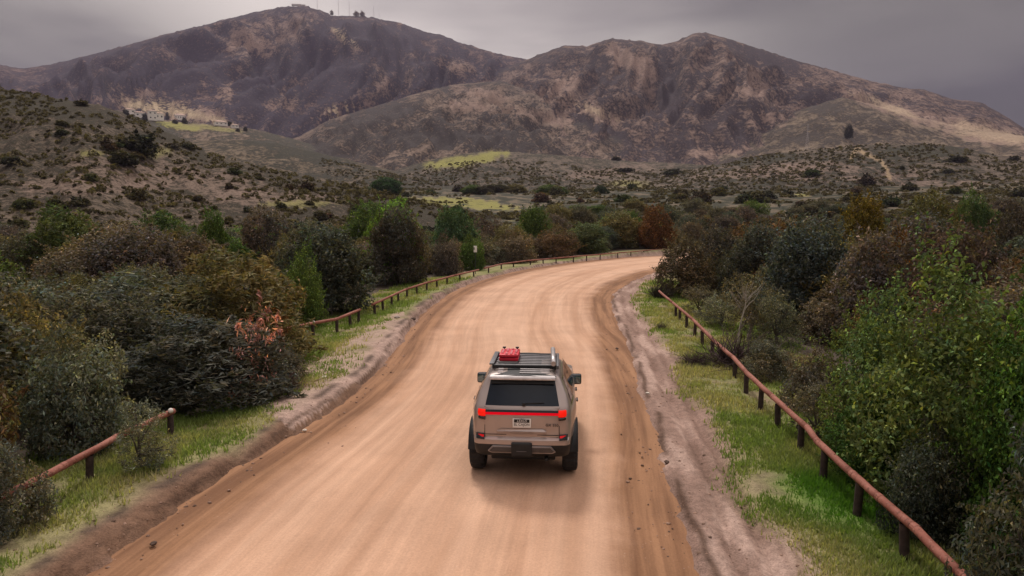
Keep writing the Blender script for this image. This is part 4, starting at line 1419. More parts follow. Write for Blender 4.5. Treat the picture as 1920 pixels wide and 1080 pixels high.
def fence(label, rails, posts, caps=()):
    """rails: lists of pixels along the rail tops (one list per run); posts: pixels on a rail above each post."""
    first = P(*rails[0][0], 0.62)
    root = empty('rail_fence', (first.x, first.y, 0))
    tag(root, label, 'fence', 'pipe rail fences along the dirt road')
    o3 = Vector((first.x, first.y, 0))
    line = []
    for run in rails:
        pts = [P(*q, 0.62) for q in run]
        line += pts
        # one pipe per pair of kinks, butted with a sleeve
        for a, b in zip(pts[:-1], pts[1:]):
            a2, b2 = a - o3, b - o3
            d = (b2 - a2).normalized()
            m = [a2 - d * 0.012, a2.lerp(b2, 0.33) + Vector((0, 0, rng.uniform(-.012, .006))), a2.lerp(b2, 0.66) + Vector((0, 0, rng.uniform(-.012, .006))), b2 + d * 0.012]
            V, Q = tube(m, [0.060] * 4, 12)
            k = len(V)
            Q += [tuple(range(11, -1, -1)), tuple(range(k - 12, k))]
            me = bpy.data.meshes.new('rail')
            me.from_pydata(V, [], Q)
            me.polygons.foreach_set('use_smooth', [len(q) == 4 for q in Q])
            link('rail', me, root, M_PIPE)
            V, Q = tube([b2 - d * 0.05, b2 + d * 0.05], [0.0632, 0.0632], 12)
            sl = bpy.data.meshes.new('sleeve')
            sl.from_pydata(V, [], Q)
            link('sleeve', sl, root, M_PIPE)
    V, Q = tube([(0, 0, -0.35), (0, 0, 0.0), (0, 0, 0.575)], [0.068, 0.064, 0.062], 10)
    pm = bpy.data.meshes.new('post')
    pm.from_pydata(V, [], Q)
    pm.polygons.foreach_set('use_smooth', [True] * len(Q))
    pm.materials.append(M_POST)
    bm = bmesh.new()
    bmesh.ops.create_icosphere(bm, subdivisions=2, radius=0.055)
    cm = bpy.data.meshes.new('cap')
    bm.to_mesh(cm)
    bm.free()
    cm.polygons.foreach_set('use_smooth', [True] * len(cm.polygons))
    cm.materials.append(M_CAP)
    for q in posts:
        p = P(*q, 0.62)
        # nearest point of the rail line
        best = None
        for run in rails:
            pts = [P(*w, 0.62) for w in run]
            for a, b in zip(pts[:-1], pts[1:]):
                ab = b - a
                t = min(1, max(0, (p - a).dot(ab) / ab.dot(ab)))
                c = a + ab * t
                if best is None or (c - p).length < (best - p).length:
                    best = c
        o = link('post', pm, root)
        o.location = best - o3 - Vector((0, 0, 0.62))
        o.rotation_euler = (rng.uniform(-.05, .05), rng.uniform(-.05, .05), rng.uniform(0, 6))
    for q in caps:
        c = link('cap', cm, root)
        c.location = P(*q, 0.69) - o3
    return root


fence('long pinkish red pipe rail on dark posts along the right verge',
      [[(1236, 546), (1262, 568), (1300, 600), (1344, 644), (1376, 671), (1400, 699), (1450, 745), (1515, 803), (1533, 828), (1600, 890), (1650, 934), (1717, 991), (1806, 1080), (2050, 1330)]],
      [(1268, 573), (1276, 579), (1289, 590), (1303, 603), (1318, 618), (1336, 636), (1354, 653), (1379, 674), (1400, 699), (1427, 724), (1460, 754), (1502, 792), (1546, 840), (1610, 899), (1700, 977), (1830, 1103)])
fence('short near pipe rail on the left with a white capped end post',
      [[(-160, 1005), (0, 934), (118, 874), (216, 821), (322, 772)]], [(-60, 961), (60, 903), (165, 849), (319, 774)], [(320, 770)])
fence('middle pipe rail on the left with a white capped post, ending at a gap',
      [[(490, 626), (587, 606), (632, 598), (674, 581)]], [(520, 620), (587, 606), (630, 598), (656, 588), (673, 582)], [(588, 604)])
fence('longest far pipe rail following the outside of the road bend',
      [[(698, 571), (760, 543), (800, 530), (850, 517), (897, 506)], [(908, 503), (940, 495), (985, 489), (1030, 485), (1100, 479), (1160, 474), (1230, 468), (1300, 464), (1400, 460)]],
      [(702, 569), (717, 562), (732, 555), (747, 549), (763, 542), (780, 536), (800, 530), (818, 525), (838, 520), (860, 514), (886, 508), (915, 501), (938, 495), (965, 492), (990, 488), (1018, 486), (1045, 484), (1072, 481), (1100, 479), (1128, 477), (1155, 474), (1182, 472), (1208, 470), (1230, 468)])

# ---------------------------------------------------------------- white sign behind the far rail
def box_mesh(name, parts, mats=None, bevel=0.0, segs=2):
    """Boxes (centre, size[, rotation z]) joined into one mesh, edges bevelled."""
    bm = bmesh.new()
    for prt in parts:
        c, s = prt[0], prt[1]
        r = bmesh.ops.create_cube(bm, size=1.0)
        M = Matrix.Translation(c) @ (prt[2].to_4x4() if len(prt) > 2 else Matrix.Identity(4)) @ Matrix.Diagonal((*s, 1))
        bmesh.ops.transform(bm, matrix=M, verts=r['verts'])
    if bevel:
        bmesh.ops.bevel(bm, geom=list(bm.edges), offset=bevel, segments=segs, affect='EDGES', profile=0.6, clamp_overlap=True)
    me = bpy.data.meshes.new(name)
    bm.to_mesh(me)
    bm.free()
    if bevel:
        me.polygons.foreach_set('use_smooth', [True] * len(me.polygons))
        me.set_sharp_from_angle(angle=math.radians(35))
    return me


M_WHITE = plain('white_paint', (0.80, 0.78, 0.74), 0.55, wear=0.06)
M_DARKMETAL = plain('dark_metal', (0.030, 0.032, 0.034), 0.5, wear=0.2)
g = P(899, 504, 0.62)
sg = empty('sign', (g.x - 0.35, g.y + 0.5, H1(g.x - .35, g.y + 0.5)))
tag(sg, 'small upright white sign among the bushes behind the far rail', 'sign')
a_, t_ = pix_dir(899.5, 467)
sgz = CAM_H + math.hypot(g.x, g.y + 0.5) * float(t_) - sg.location.z
link('panel', box_mesh('panel', [((0, 0, sgz), (0.26, 0.02, 0.52))], bevel=0.006), sg, M_WHITE)
link('pole', box_mesh('pole', [((0.0, 0.04, sgz / 2), (0.05, 0.05, sgz + 0.1))], bevel=0.005), sg, M_DARKMETAL)
link('mark', box_mesh('mark', [((-0.085, -0.013, sgz + 0.04), (0.06, 0.004, 0.20))]), sg, M_DARKMETAL)

# ---------------------------------------------------------------- the car
def paint_material():
    t = NT('taupe_paint', 0.38, 0.5)
    dust = t.noise(t.obj(), 3.5, 5, 0.6)
    zed = t.node('ShaderNodeSeparateXYZ')
    t.l.new(t.obj(), zed.inputs[0])
    low = t.ramp(zed.outputs['Z'], 0.95, 0.5, 0.0, 0.45)
    d = t.math('MULTIPLY', low, t.ramp(dust, 0.3, 0.75, 0.3, 1.0))
    t.color(t.mix(d, (0.410, 0.340, 0.312), (0.370, 0.280, 0.228)))
    t.bsdf.inputs['Metallic'].default_value = 0.5
    t.bsdf.inputs['Coat Weight'].default_value = 0.8
    t.bsdf.inputs['Coat Roughness'].default_value = 0.06
    return t.mat


M_PAINT = paint_material()
M_BLACK = plain('black_plastic', (0.014, 0.015, 0.016), 0.55, wear=0.2)
M_GLOSS = plain('gloss_black', (0.008, 0.009, 0.010), 0.12, spec=0.6, wear=0.1, coat=0.6)
M_GLASS = plain('tinted_glass', (0.004, 0.010, 0.021), 0.03, spec=0.30, wear=0.1)
M_MIRROR = plain('mirror_silvering', (0.16, 0.24, 0.30), 0.06, metal=1.0, wear=0.03)
M_RUBBER = plain('tyre_rubber', (0.020, 0.020, 0.021), 0.85, wear=0.3, scale=16)
M_SILVER = plain('silver_trim', (0.46, 0.43, 0.43), 0.38, metal=0.6, wear=0.08)
M_ALLOY = plain('grey_alloy', (0.10, 0.10, 0.105), 0.4, metal=0.8)
M_RACK = plain('rack_grey', (0.120, 0.118, 0.125), 0.45, metal=0.3, wear=0.1)
M_PALEBAR = plain('pale_bar', (0.62, 0.58, 0.57), 0.4, wear=0.1)
M_SLATPALE = plain('slat_grey', (0.30, 0.29, 0.30), 0.4, metal=0.4, wear=0.1)
M_SLAT = plain('rack_black', (0.016, 0.016, 0.018), 0.5, wear=0.1)


def lamp_material(name, col, strength):
    t = NT(name, 0.18, 0.5)
    t.color(col)
    t.bsdf.inputs['Emission Color'].default_value = (*col, 1)
    t.bsdf.inputs['Emission Strength'].default_value = strength
    t.bsdf.inputs['Specular IOR Level'].default_value = 0.12
    return t.mat


M_LAMP = lamp_material('lit_tail_lamp', (0.60, 0.010, 0.004), 0.70)
M_BAR = lamp_material('lit_red_bar', (0.52, 0.002, 0.010), 0.55)
M_REFL = lamp_material('red_reflector', (0.55, 0.008, 0.010), 0.25)  # reflectors glow by emission in place of the light they return

car = empty('suv', (0.225, 12.18, 0.035), math.radians(-4.1))
tag(car, 'taupe SUV with black roof rack driving away on the dirt road, tail lights lit', 'car')

ZS = [0.44, 0.50, 0.62, 0.72, 0.80, 0.84, 0.95, 1.08, 1.20, 1.28, 1.33, 1.37, 1.55, 1.72, 1.79, 1.83, 1.855, 1.868]
YR = [-.62, -.74, -.84, -.86, -.85, -.79, -.79, -.79, -.79, -.775, -.76, -.735, -.635, -.545, -.515, -.50, -.44, -.30]
YF = [3.45, 3.62, 3.72, 3.75, 3.75, 3.75, 3.74, 3.70, 3.58, 2.52, 2.35, 2.28, 1.92, 1.58, 1.44, 1.30, 1.10, 0.85]
WS = [.84, .90, .935, .945, .95, .952, .955, .955, .945, .925, .90, .875, .79, .705, .665, .625, .55, .38]


def taper(y, z):
    """Plan taper of the flanks towards the tail (strong low down, weak on the cabin)."""
    low = float(np.interp(z, [1.2, 1.5], [1.0, 0.42]))
    t = float(np.interp(y, [-.86, -.6, -.3, 0.1, 2.6, 3.3, 3.75], [.845, .90, .955, 1, 1, .975, .88]))
    return 1 - (1 - t) * low


def half_w(y, z):
    return float(np.interp(z, ZS, WS)) * taper(y, z)


def ring(k):
    z, yr, yf = ZS[k], YR[k], YF[k]
    rc = 0.15 if z < 1.35 else 0.10
    pts = []
    we = half_w(yr + rc, z)
    for u in np.linspace(0, 1, 6)[:-1]:
        pts.append((u * (we - rc * 0.8), yr + 0.03 * (u ** 3) * (1 if z < 1.3 else .6)))
    for a in np.linspace(0, math.pi / 2, 6):
        pts.append((we - rc * 0.8 + rc * 0.8 * math.sin(a), yr + 0.03 + (rc - 0.03) * (1 - math.cos(a))))
    ys = np.linspace(yr + rc, yf - 0.3, 26)[1:]
    for y in ys:
        pts.append((half_w(y, z), y))
    wf = pts[-1][0]
    for a in np.linspace(0, math.pi / 2, 6)[1:]:
        pts.append((wf - 0.25 * (1 - math.cos(a)), yf - 0.3 + 0.26 * math.sin(a)))
    for u in np.linspace(1, 0, 5)[1:]:
        pts.append((u * (wf - 0.25), yf - 0.04 + 0.04 * (1 - u * u)))
    left = [(-x, y) for x, y in pts[-2:0:-1]]
    return [(x, y, z) for x, y in pts + left]


def car_body():
    bm = bmesh.new()
    rings = [[bm.verts.new(p) for p in ring(k)] for k in range(len(ZS))]
    n = len(rings[0])
    for a, b in zip(rings[:-1], rings[1:]):
        for i in range(n):
            bm.faces.new((a[i], a[(i + 1) % n], b[(i + 1) % n], b[i]))
    bm.faces.new(rings[0][::-1])
    bm.faces.new(rings[-1])
    bmesh.ops.recalc_face_normals(bm, faces=bm.faces)
    me = bpy.data.meshes.new('body')
    bm.to_mesh(me)
    bm.free()
    o = bpy.data.objects.new('body', me)
    COL.objects.link(o)
    cut = bmesh.new()
    for y in (0.0, 2.85):
        for sx in (-1, 1):
            bmesh.ops.create_cone(cut, cap_ends=True, segments=36, radius1=0.485, radius2=0.485, depth=0.46,
                                  matrix=Matrix.Translation((sx * 0.83, y, 0.43)) @ Matrix.Rotation(math.pi / 2, 4, 'Y'))
    cm = bpy.data.meshes.new('wheel_cut')
    cut.to_mesh(cm)
    cut.free()
    co = bpy.data.objects.new('wheel_cut', cm)
    COL.objects.link(co)
    md = o.modifiers.new('cut', 'BOOLEAN')
    md.operation, md.solver, md.object = 'DIFFERENCE', 'EXACT', co
    bpy.context.view_layer.update()
    dg = bpy.context.evaluated_depsgraph_get()
    new = bpy.data.meshes.new_from_object(o.evaluated_get(dg))
    o.modifiers.clear()
    o.data = new
    bpy.data.objects.remove(co)
    new.polygons.foreach_set('use_smooth', [True] * len(new.polygons))
    new.set_sharp_from_angle(angle=math.radians(32))
    # the underside and everything below the painted bumper edge is black plastic
    new.materials.clear()
    new.materials.append(M_PAINT)
    new.materials.append(M_BLACK)
    for p in new.polygons:
        c = p.center
        low = c.z < 0.70 and c.y < -0.3 or (abs(c.x) > .70 and c.z < .80 and -0.8 < c.y < -0.3 and c.z < .70 + .35 * (c.y + .8))
        sill = c.z < 0.56
        well = any(math.hypot(c.y - y, c.z - 0.43) < 0.482 for y in (0.0, 2.85)) and abs(c.x) < 0.94
        p.material_index = 1 if (low or sill or well) else 0
    o.name = 'body'
    o.parent = car
    return o


car_body()


def surf_x(y, z, off=0.006):
    return half_w(y, z) + off


def side_panel(name, corners, mat, side, n=5, off=0.006, thick=0.0):
    """Panel lying on the car's flank; corners (y,z) counter-clockwise from lower rear."""
    V, Q = [], []
    (y0, z0), (y1, z1), (y2, z2), (y3, z3) = corners
    for j in range(n + 1):
        v = j / n
        for i in range(n + 1):
            u = i / n
            y = (y0 * (1 - u) + y1 * u) * (1 - v) + (y3 * (1 - u) + y2 * u) * v
            z = (z0 * (1 - u) + z1 * u) * (1 - v) + (z3 * (1 - u) + z2 * u) * v
            V.append((side * surf_x(y, z, off), y, z))
    for j in range(n):
        for i in range(n):
            a = j * (n + 1) + i
            q = (a, a + 1, a + n + 2, a + n + 1)
            Q.append(q if side > 0 else q[::-1])
    me = bpy.data.meshes.new(name)
    me.from_pydata(V, [], Q)
    me.polygons.foreach_set('use_smooth', [True] * len(Q))
    return link(name, me, car, mat)


for sd_ in (1, -1):
    side_panel('quarter_window', [(-0.42, 1.37), (0.34, 1.37), (0.30, 1.72), (-0.20, 1.72)], M_GLASS, sd_)
    side_panel('side_window', [(0.40, 1.37), (1.20, 1.37), (1.14, 1.73), (0.36, 1.73)], M_GLASS, sd_)
    side_panel('side_window', [(1.26, 1.37), (2.06, 1.37), (1.52, 1.73), (1.20, 1.73)], M_GLASS, sd_)
    side_panel('window_trim', [(-0.46, 1.338), (2.14, 1.338), (2.10, 1.366), (-0.44, 1.366)], M_GLOSS, sd_, 8, 0.009)
    side_panel('roof_trim', [(-0.24, 1.725), (1.56, 1.735), (1.50, 1.755), (-0.22, 1.75)], M_GLOSS, sd_, 8, 0.009)
    side_panel('side_moulding', [(0.48, 0.60), (2.36, 0.60), (2.36, 0.70), (0.48, 0.70)], M_BLACK, sd_, 6, 0.014)
    for y in (0.44, 1.24):
        h = box_mesh('door_handle', [((sd_ * (half_w(y, 1.16) + 0.022), y + 0.08, 1.165), (0.035, 0.20, 0.035))], bevel=0.012)
        link('door_handle', h, car, M_GLOSS)
        side_panel('door_seam', [(y - .06, 0.62), (y - .05, 0.62), (y - .05, 1.33), (y - .06, 1.33)], M_BLACK, sd_, 3, 0.003)
    # door mirror: housing, glass and arm
    hx = sd_ * 0.985
    mh = box_mesh('mirror', [((hx, 1.90, 1.235), (0.215, 0.13, 0.215))], bevel=0.045, segs=3)
    mo = link('mirror', mh, car, M_GLOSS)
    link('mirror_glass', box_mesh('mirror_glass', [((hx + sd_ * 0.005, 1.832, 1.237), (0.165, 0.006, 0.155))], bevel=0.003), mo, M_MIRROR)
    link('mirror_arm', box_mesh('mirror_arm', [((sd_ * 0.885, 1.93, 1.185), (0.13, 0.07, 0.06))], bevel=0.02), mo, M_BLACK)
    # arch flares
    for y in (0.0, 2.85):
        V, Q = [], []
        na = 20
        for i in range(na + 1):
            a = math.radians(8) + (math.pi - math.radians(16)) * i / na
            yy, zz = y + math.cos(a) * 0.50, 0.43 + math.sin(a) * 0.50
            w0 = half_w(yy, max(zz, 0.5))
            for rr, xx in ((0.455, 0.955), (0.468, 0.974), (0.515, 0.970), (0.530, min(w0, 0.965) - 0.006)):
                V.append((sd_ * xx, y + math.cos(a) * rr, 0.43 + math.sin(a) * rr))
        for i in range(na):
            for j in range(3):
                q = (i * 4 + j, i * 4 + j + 1, (i + 1) * 4 + j + 1, (i + 1) * 4 + j)
                Q.append(q)
        me = bpy.data.meshes.new('wheel_arch')
        me.from_pydata(V, [], Q)
        bm = bmesh.new()
        bm.from_mesh(me)
        bmesh.ops.recalc_face_normals(bm, faces=bm.faces)
        bm.to_mesh(me)
        bm.free()
        me.polygons.foreach_set('use_smooth', [True] * len(Q))
        link('wheel_arch', me, car, M_BLACK)


# wheels: treaded tyre, rim with spokes
def tyre_mesh():
    prof = [(-.125, .24), (-.135, .29), (-.138, .345), (-.120, .395), (-.075, .412), (0, .414), (.075, .412), (.120, .395), (.138, .345), (.135, .29), (.125, .24)]
    N = 48
    V, Q = [], []
    for i in range(N):
        a = 2 * math.pi * i / N
        for j, (x, r) in enumerate(prof):
            rr = r - (0.012 if (i % 2 and 3 <= j <= 7) else 0)
            V.append((x, math.cos(a) * rr, math.sin(a) * rr))
    m = len(prof)
    for i in range(N):
        for j in range(m - 1):
            Q.append((i * m + j, i * m + j + 1, ((i + 1) % N) * m + j + 1, ((i + 1) % N) * m + j))
    me = bpy.data.meshes.new('tyre')
    me.from_pydata(V, [], Q)
    me.materials.append(M_RUBBER)
    return me


def rim_mesh():
    bm = bmesh.new()
    bmesh.ops.create_cone(bm, cap_ends=True, segments=32, radius1=0.245, radius2=0.245, depth=0.05, matrix=Matrix.Translation((0.02, 0, 0)) @ Matrix.Rotation(math.pi / 2, 4, 'Y'))
    for k in range(6):
        r = bmesh.ops.create_cube(bm, size=1)
        bmesh.ops.transform(bm, matrix=Matrix.Rotation(k * math.pi / 3, 4, 'X') @ Matrix.Translation((0.06, 0, 0.13)) @ Matrix.Diagonal((0.05, 0.05, 0.22, 1)), verts=r['verts'])
    bmesh.ops.create_cone(bm, cap_ends=True, segments=20, radius1=0.07, radius2=0.06, depth=0.06, matrix=Matrix.Translation((0.075, 0, 0)) @ Matrix.Rotation(math.pi / 2, 4, 'Y'))
    me = bpy.data.meshes.new('rim')
    bm.to_mesh(me)
    bm.free()
    me.materials.append(M_ALLOY)
    return me


TY, RM = tyre_mesh(), rim_mesh()
for y in (0.0, 2.85):
    for s in (-1, 1):
        w = bpy.data.objects.new('wheel', None)
        COL.objects.link(w)
        w.parent = car
        w.location = (s * 0.835, y, 0.41)
        w.rotation_euler = (rng.uniform(0, 6), 0, 0 if s > 0 else math.pi)
        link('tyre', TY, w)
        link('rim', RM, w)


def rear_y(z):
    return float(np.interp(z, ZS, YR))


def rear_panel(name, outline, mat, depth=0.02, off=0.0, parent=None, bevel=0.0, label=None):
    """Slab on the car's rear face from an (x,z) outline; its back follows the body."""
    bm = bmesh.new()
    f = [bm.verts.new((x, rear_y(z) - off - depth + 0.03 * min(1, abs(x) / 0.75) ** 3, z)) for x, z in outline]
    b = [bm.verts.new((x, rear_y(z) - off + 0.05 + 0.03 * min(1, abs(x) / 0.75) ** 3, z)) for x, z in outline]
    n = len(f)
    bm.faces.new(f)
    bm.faces.new(b[::-1])
    for i in range(n):
        bm.faces.new((f[i], b[i], b[(i + 1) % n], f[(i + 1) % n]))
    bmesh.ops.recalc_face_normals(bm, faces=bm.faces)
    if bevel:
        bmesh.ops.bevel(bm, geom=[e for e in bm.edges], offset=bevel, segments=2, affect='EDGES', clamp_overlap=True)
    me = bpy.data.meshes.new(name)
    bm.to_mesh(me)
    bm.free()
    return link(name, me, parent or car, mat)


def rect(x0, x1, z0, z1):
    return [(x0, z0), (x1, z0), (x1, z1), (x0, z1)]


# tailgate: a slab with pressed recess for the plate
tg = rear_panel('tailgate', [(-.632, .845), (.632, .845), (.636, 1.20), (.632, 1.345), (-.632, 1.345), (-.636, 1.20)], M_PAINT, 0.012, bevel=0.004)
for s in (-1, 1):
    rear_panel('tailgate_seam', rect(s * .640 - .005, s * .640 + .005, .83, 1.35), M_BLACK, 0.006)
rear_panel('plate_surround', [(-.40, 1.185), (.40, 1.185), (.355, 1.06), (.40, .985), (.32, .955), (-.32, .955), (-.40, .985), (-.355, 1.06)], M_PAINT, 0.002, parent=tg)
# raised lower lip under the plate, a sloping ledge that catches the sky
V = [(-.36, -.806, .985), (.36, -.806, .985), (.42, -.808, .955), (.42, -.832, .945), (-.42, -.832, .945), (-.42, -.808, .955)]
me = bpy.data.meshes.new('tailgate_ledge')
me.from_pydata(V + [(x, y + .02, z - .05) for x, y, z in V], [], [(0, 5, 4, 3, 2, 1), (4, 5, 11, 10), (3, 4, 10, 9), (2, 3, 9, 8), (5, 0, 6, 11), (1, 2, 8, 7)])
link('tailgate_ledge', me, tg, M_PAINT)
rear_panel('tailgate_fold', rect(-.628, .628, .872, .884), M_BLACK, 0.016, parent=tg)
rear_panel('bumper_gap', rect(-.70, .70, .803, .842), M_BLACK, 0.001, off=-0.02)
# rear window
V, Q = [], []
for j in range(7):
    z = 1.372 + (1.79 - 1.372) * j / 6
    wz = .635 + (.555 - .635) * j / 6
    for i in range(9):
        u = -1 + 2 * i / 8
        V.append((u * wz, rear_y(z) - 0.009 + 0.030 * abs(u) ** 3 * 0.6, z))
for j in range(6):
    for i in range(8):
        a = j * 9 + i
        Q.append((a, a + 1, a + 10, a + 9))
me = bpy.data.meshes.new('rear_window')
me.from_pydata(V, [], Q)
me.polygons.foreach_set('use_smooth', [True] * len(Q))
rw = link('rear_window', me, car, M_GLASS)
link('spoiler_shade', box_mesh('spoiler_shade', [((0, -0.570, 1.752), (1.10, 0.045, 0.085), Matrix.Rotation(math.radians(-28), 3, 'X'))], bevel=0.01), rw, M_BLACK)  # black strip standing in for the spoiler's shadow on the glass
wp = box_mesh('wiper', [((0.20, -0.735, 1.418), (0.36, 0.012, 0.014), Matrix.Rotation(math.radians(-3), 3, 'Y')), ((0.03, -0.757, 1.40), (0.05, 0.035, 0.05))], bevel=0.004)
link('wiper', wp, rw, M_BLACK)
# spoiler over the glass, painted paler on top in place of its sky reflection, black beneath
sp = bpy.data.meshes.new('spoiler')
rows = [(-.590, 1.872, .54), (-.612, 1.871, .56), (-.645, 1.858, .57), (-.668, 1.836, .565), (-.670, 1.806, .56), (-.60, 1.785, .55), (-.50, 1.778, .54)]
V, Q = [], []
for y, z, w in rows:
    for i in range(9):
        u = -1 + 2 * i / 8
        V.append((u * w, y + 0.045 * abs(u) ** 3, z - 0.012 * u * u))
for j in range(len(rows) - 1):
    for i in range(8):
        a = j * 9 + i
        Q.append((a, a + 9, a + 10, a + 1))
sp.from_pydata(V, [], Q)
sp.polygons.foreach_set('use_smooth', [True] * len(Q))
so_ = link('spoiler', sp, car, M_PALEBAR)
sp.materials.append(M_GLOSS)
for p in sp.polygons:
    if p.index >= 4 * 8:
        p.material_index = 1
link('brake_light', box_mesh('brake_light', [((0, -0.640, 1.795), (0.30, 0.02, 0.016))], bevel=0.004), so_, M_GLOSS)
# lamps: light bar between two lit units, dark lower lenses
rear_panel('lamp_strip', rect(-.64, .64, 1.268, 1.305), M_GLOSS, 0.022, off=0.008)
rear_panel('light_bar', rect(-.64, .64, 1.222, 1.266), M_BAR, 0.022, off=0.012, bevel=0.008)
for s in (-1, 1):
    def lamp_mesh(name, z0, z1, mat, proud):
        V, Q = [], []
        xs = [.625, .66, .70, .74, .775, .80, .812]
        for k, (z, sh) in enumerate(((z0, -.012), (z0 + .012, .006), ((z0 + z1) / 2, .012), (z1 - .012, .006), (z1, -.012))):
            for x in xs:
                ycurve = rear_y(z) + 0.02 + 0.16 * max(0, (x - .66) / .15) ** 2.2
                V.append((s * (x + (0.012 + sh * .6 if x > .79 else 0)), ycurve - proud - sh, z))
        m = len(xs)
        for j in range(4):
            for i in range(m - 1):
                a = j * m + i
                q = (a, a + 1, a + m + 1, a + m)
                Q.append(q if s > 0 else q[::-1])
        me = bpy.data.meshes.new(name)
        me.from_pydata(V, [], Q)
        me.polygons.foreach_set('use_smooth', [True] * len(Q))
        return link(name, me, car, mat)
    lamp_mesh('tail_light', 1.198, 1.315, M_LAMP, 0.045)
    lamp_mesh('lower_lens', 1.135, 1.196, M_GLOSS, 0.036)
    V = rear_panel('reflector_recess', [(s * .64, .800), (s * .785, .815), (s * .79, .895), (s * .64, .885)], M_BLACK, 0.018, off=0.0)
    rear_panel('reflector', [(s * .650, .816), (s * .750, .824), (s * .752, .882), (s * .650, .872)], M_REFL, 0.026, off=0.004)
# bumper details
sk = rear_panel('skid_plate', [(-.52, .560), (.52, .560), (.585, .60), (.50, .705), (-.50, .705), (-.585, .60)], M_SILVER, 0.03, off=0.01, bevel=0.008)
rear_panel('skid_inset', [(-.515, .585), (.515, .585), (.555, .612), (.49, .680), (-.49, .680), (-.555, .612)], plain('grey_plastic', (0.085, 0.080, 0.080), 0.5), 0.033, off=0.011, parent=sk)
hc = link('hitch_cover', box_mesh('hitch_cover', [((0, -0.865, 0.648), (0.355, 0.09, 0.235))], bevel=0.03, segs=3), car, M_BLACK)
link('badge', box_mesh('badge', [((0, -0.912, 0.625), (0.17, 0.006, 0.012))]), hc, M_RACK)
link('underbody', box_mesh('underbody', [((0, 1.45, 0.36), (1.15, 3.6, 0.16))], bevel=0.03), car, M_BLACK)
link('tail_pipe', box_mesh('tail_pipe', [((0.42, -0.60, 0.43), (0.07, 0.30, 0.07))], bevel=0.03, segs=3), car, M_BLACK)
link('rear_axle', box_mesh('rear_axle', [((0, 0, 0.40), (1.4, 0.10, 0.10)), ((0.1, 0, 0.40), (0.26, 0.26, 0.24)), ((0, 0.9, 0.40), (0.5, 1.2, 0.12))], bevel=0.03), car, M_BLACK)


# plate and lettering
def lettering(name, text, size, loc, mat, parent, shear=0.0, depth=0.002, squash=1.0):
    cu = bpy.data.curves.new(name, 'FONT')
    cu.body, cu.size, cu.align_x, cu.align_y = text, size, 'CENTER', 'CENTER'
    cu.extrude, cu.shear = depth, shear
    tmp = bpy.data.objects.new(name, cu)
    COL.objects.link(tmp)
    bpy.context.view_layer.update()
    me = bpy.data.meshes.new_from_object(tmp.evaluated_get(bpy.context.evaluated_depsgraph_get()))
    bpy.data.objects.remove(tmp)
    me.name = name
    o = link(name, me, parent, mat)
    o.location = loc
    o.scale = (squash, 1, 1)
    o.rotation_euler = (math.pi / 2, 0, 0)
    return o


M_INK = plain('black_ink', (0.012, 0.012, 0.014), 0.5)
pl = link('licence_plate', box_mesh('licence_plate', [((0, -0.812, 1.090), (0.315, 0.012, 0.160))], bevel=0.004), tg, M_WHITE)
# a third level would be too deep: the plate's printing belongs to the tailgate beside it
link('plate_print', box_mesh('plate_print', [((0, -0.8195, 1.128), (0.265, 0.002, 0.058))]), tg, M_INK)
lettering('plate_lettering', 'LEXUS', 0.058, (0, -0.822, 1.128), M_WHITE, tg, 0.25)
lettering('plate_lettering', 'EL CAJON', 0.060, (0, -0.820, 1.064), M_INK, tg)
lettering('plate_lettering', '\u2022  LEXUS  \u2022', 0.022, (0, -0.820, 1.163), M_INK, tg)
lettering('model_lettering', 'GX 550', 0.062, (0.515, -0.7995, 1.055), M_INK, tg, 0, 0.003, 1.1)

# roof rack: rails, crossbars, slats, side tubes
rack = link('roof_rack', box_mesh('roof_rack', [((-.555, .43, 1.915), (.035, 1.14, .075)), ((.555, .43, 1.915), (.035, 1.14, .075)), ((0, -.115, 1.92), (1.13, .05, .06)), ((0, .98, 1.92), (1.13, .05, .055))], bevel=0.008), car, M_SLAT)
slat = box_mesh('slat', [((0, 0, 0), (1.06, 0.05, 0.010))], bevel=0.003)
slat.materials.append(M_SLATPALE)
for k in range(7):
    o = link('slat', slat, rack)
    o.location = (0, 0.04 + k * 0.145, 1.925)
pale_stripes = box_mesh('slat', [((.20, 0, 0), (.52, 0.030, 0.014)), ((-.40, 0, 0), (.09, 0.030, 0.014))], bevel=0.004)  # short pale bars that draw white stripes across the rear roof
pale_stripes.materials.append(M_PALEBAR)
for k in range(3):
    o = link('slat', pale_stripes, rack)
    o.location = (0, -0.225 - k * 0.125, 1.900 - k * .006)
V, Q = [], []
for j in range(12):
    y = -0.624 + j * 0.185
    for i in range(7):
        u = -1 + 2 * i / 6
        V.append((u * (.585 if y > -.5 else .57), y, 1.881 - .045 * u * u - .02 * max(0, (y - .9)) ** 2 - .016 * max(0, -.2 - y)))
for j in range(11):
    for i in range(6):
        a = j * 7 + i
        Q.append((a, a + 1, a + 8, a + 7))
me = bpy.data.meshes.new('roof_panel')
me.from_pydata(V, [], Q)
me.polygons.foreach_set('use_smooth', [True] * len(Q))
link('roof_panel', me, car, M_BLACK)
for x, y in ((-.52, .05), (.52, .05), (-.52, .65), (.52, .65), (-.52, .92), (.52, .92)):
    link('rack_foot', box_mesh('rack_foot', [((x, y, 1.875), (.06, .10, .09))], bevel=0.01), rack, M_SLAT)
link('side_rail', box_mesh('side_rail', [((-.585, .42, 1.962), (.085, 1.10, .03))], bevel=0.01), rack, M_RACK)
link('side_rail', box_mesh('side_rail', [((.600, .30, 1.945), (.05, 1.15, .07))], bevel=0.015), rack, M_RACK)
tubeV, tubeQ = tube([(.530, -.36, 2.03), (.520, .2, 2.045), (.505, .80, 2.07)], [.045, .045, .045], 12)
me = bpy.data.meshes.new('awning_tube')
me.from_pydata(tubeV, [], tubeQ + [tuple(range(11, -1, -1)), tuple(range(24, 36))])
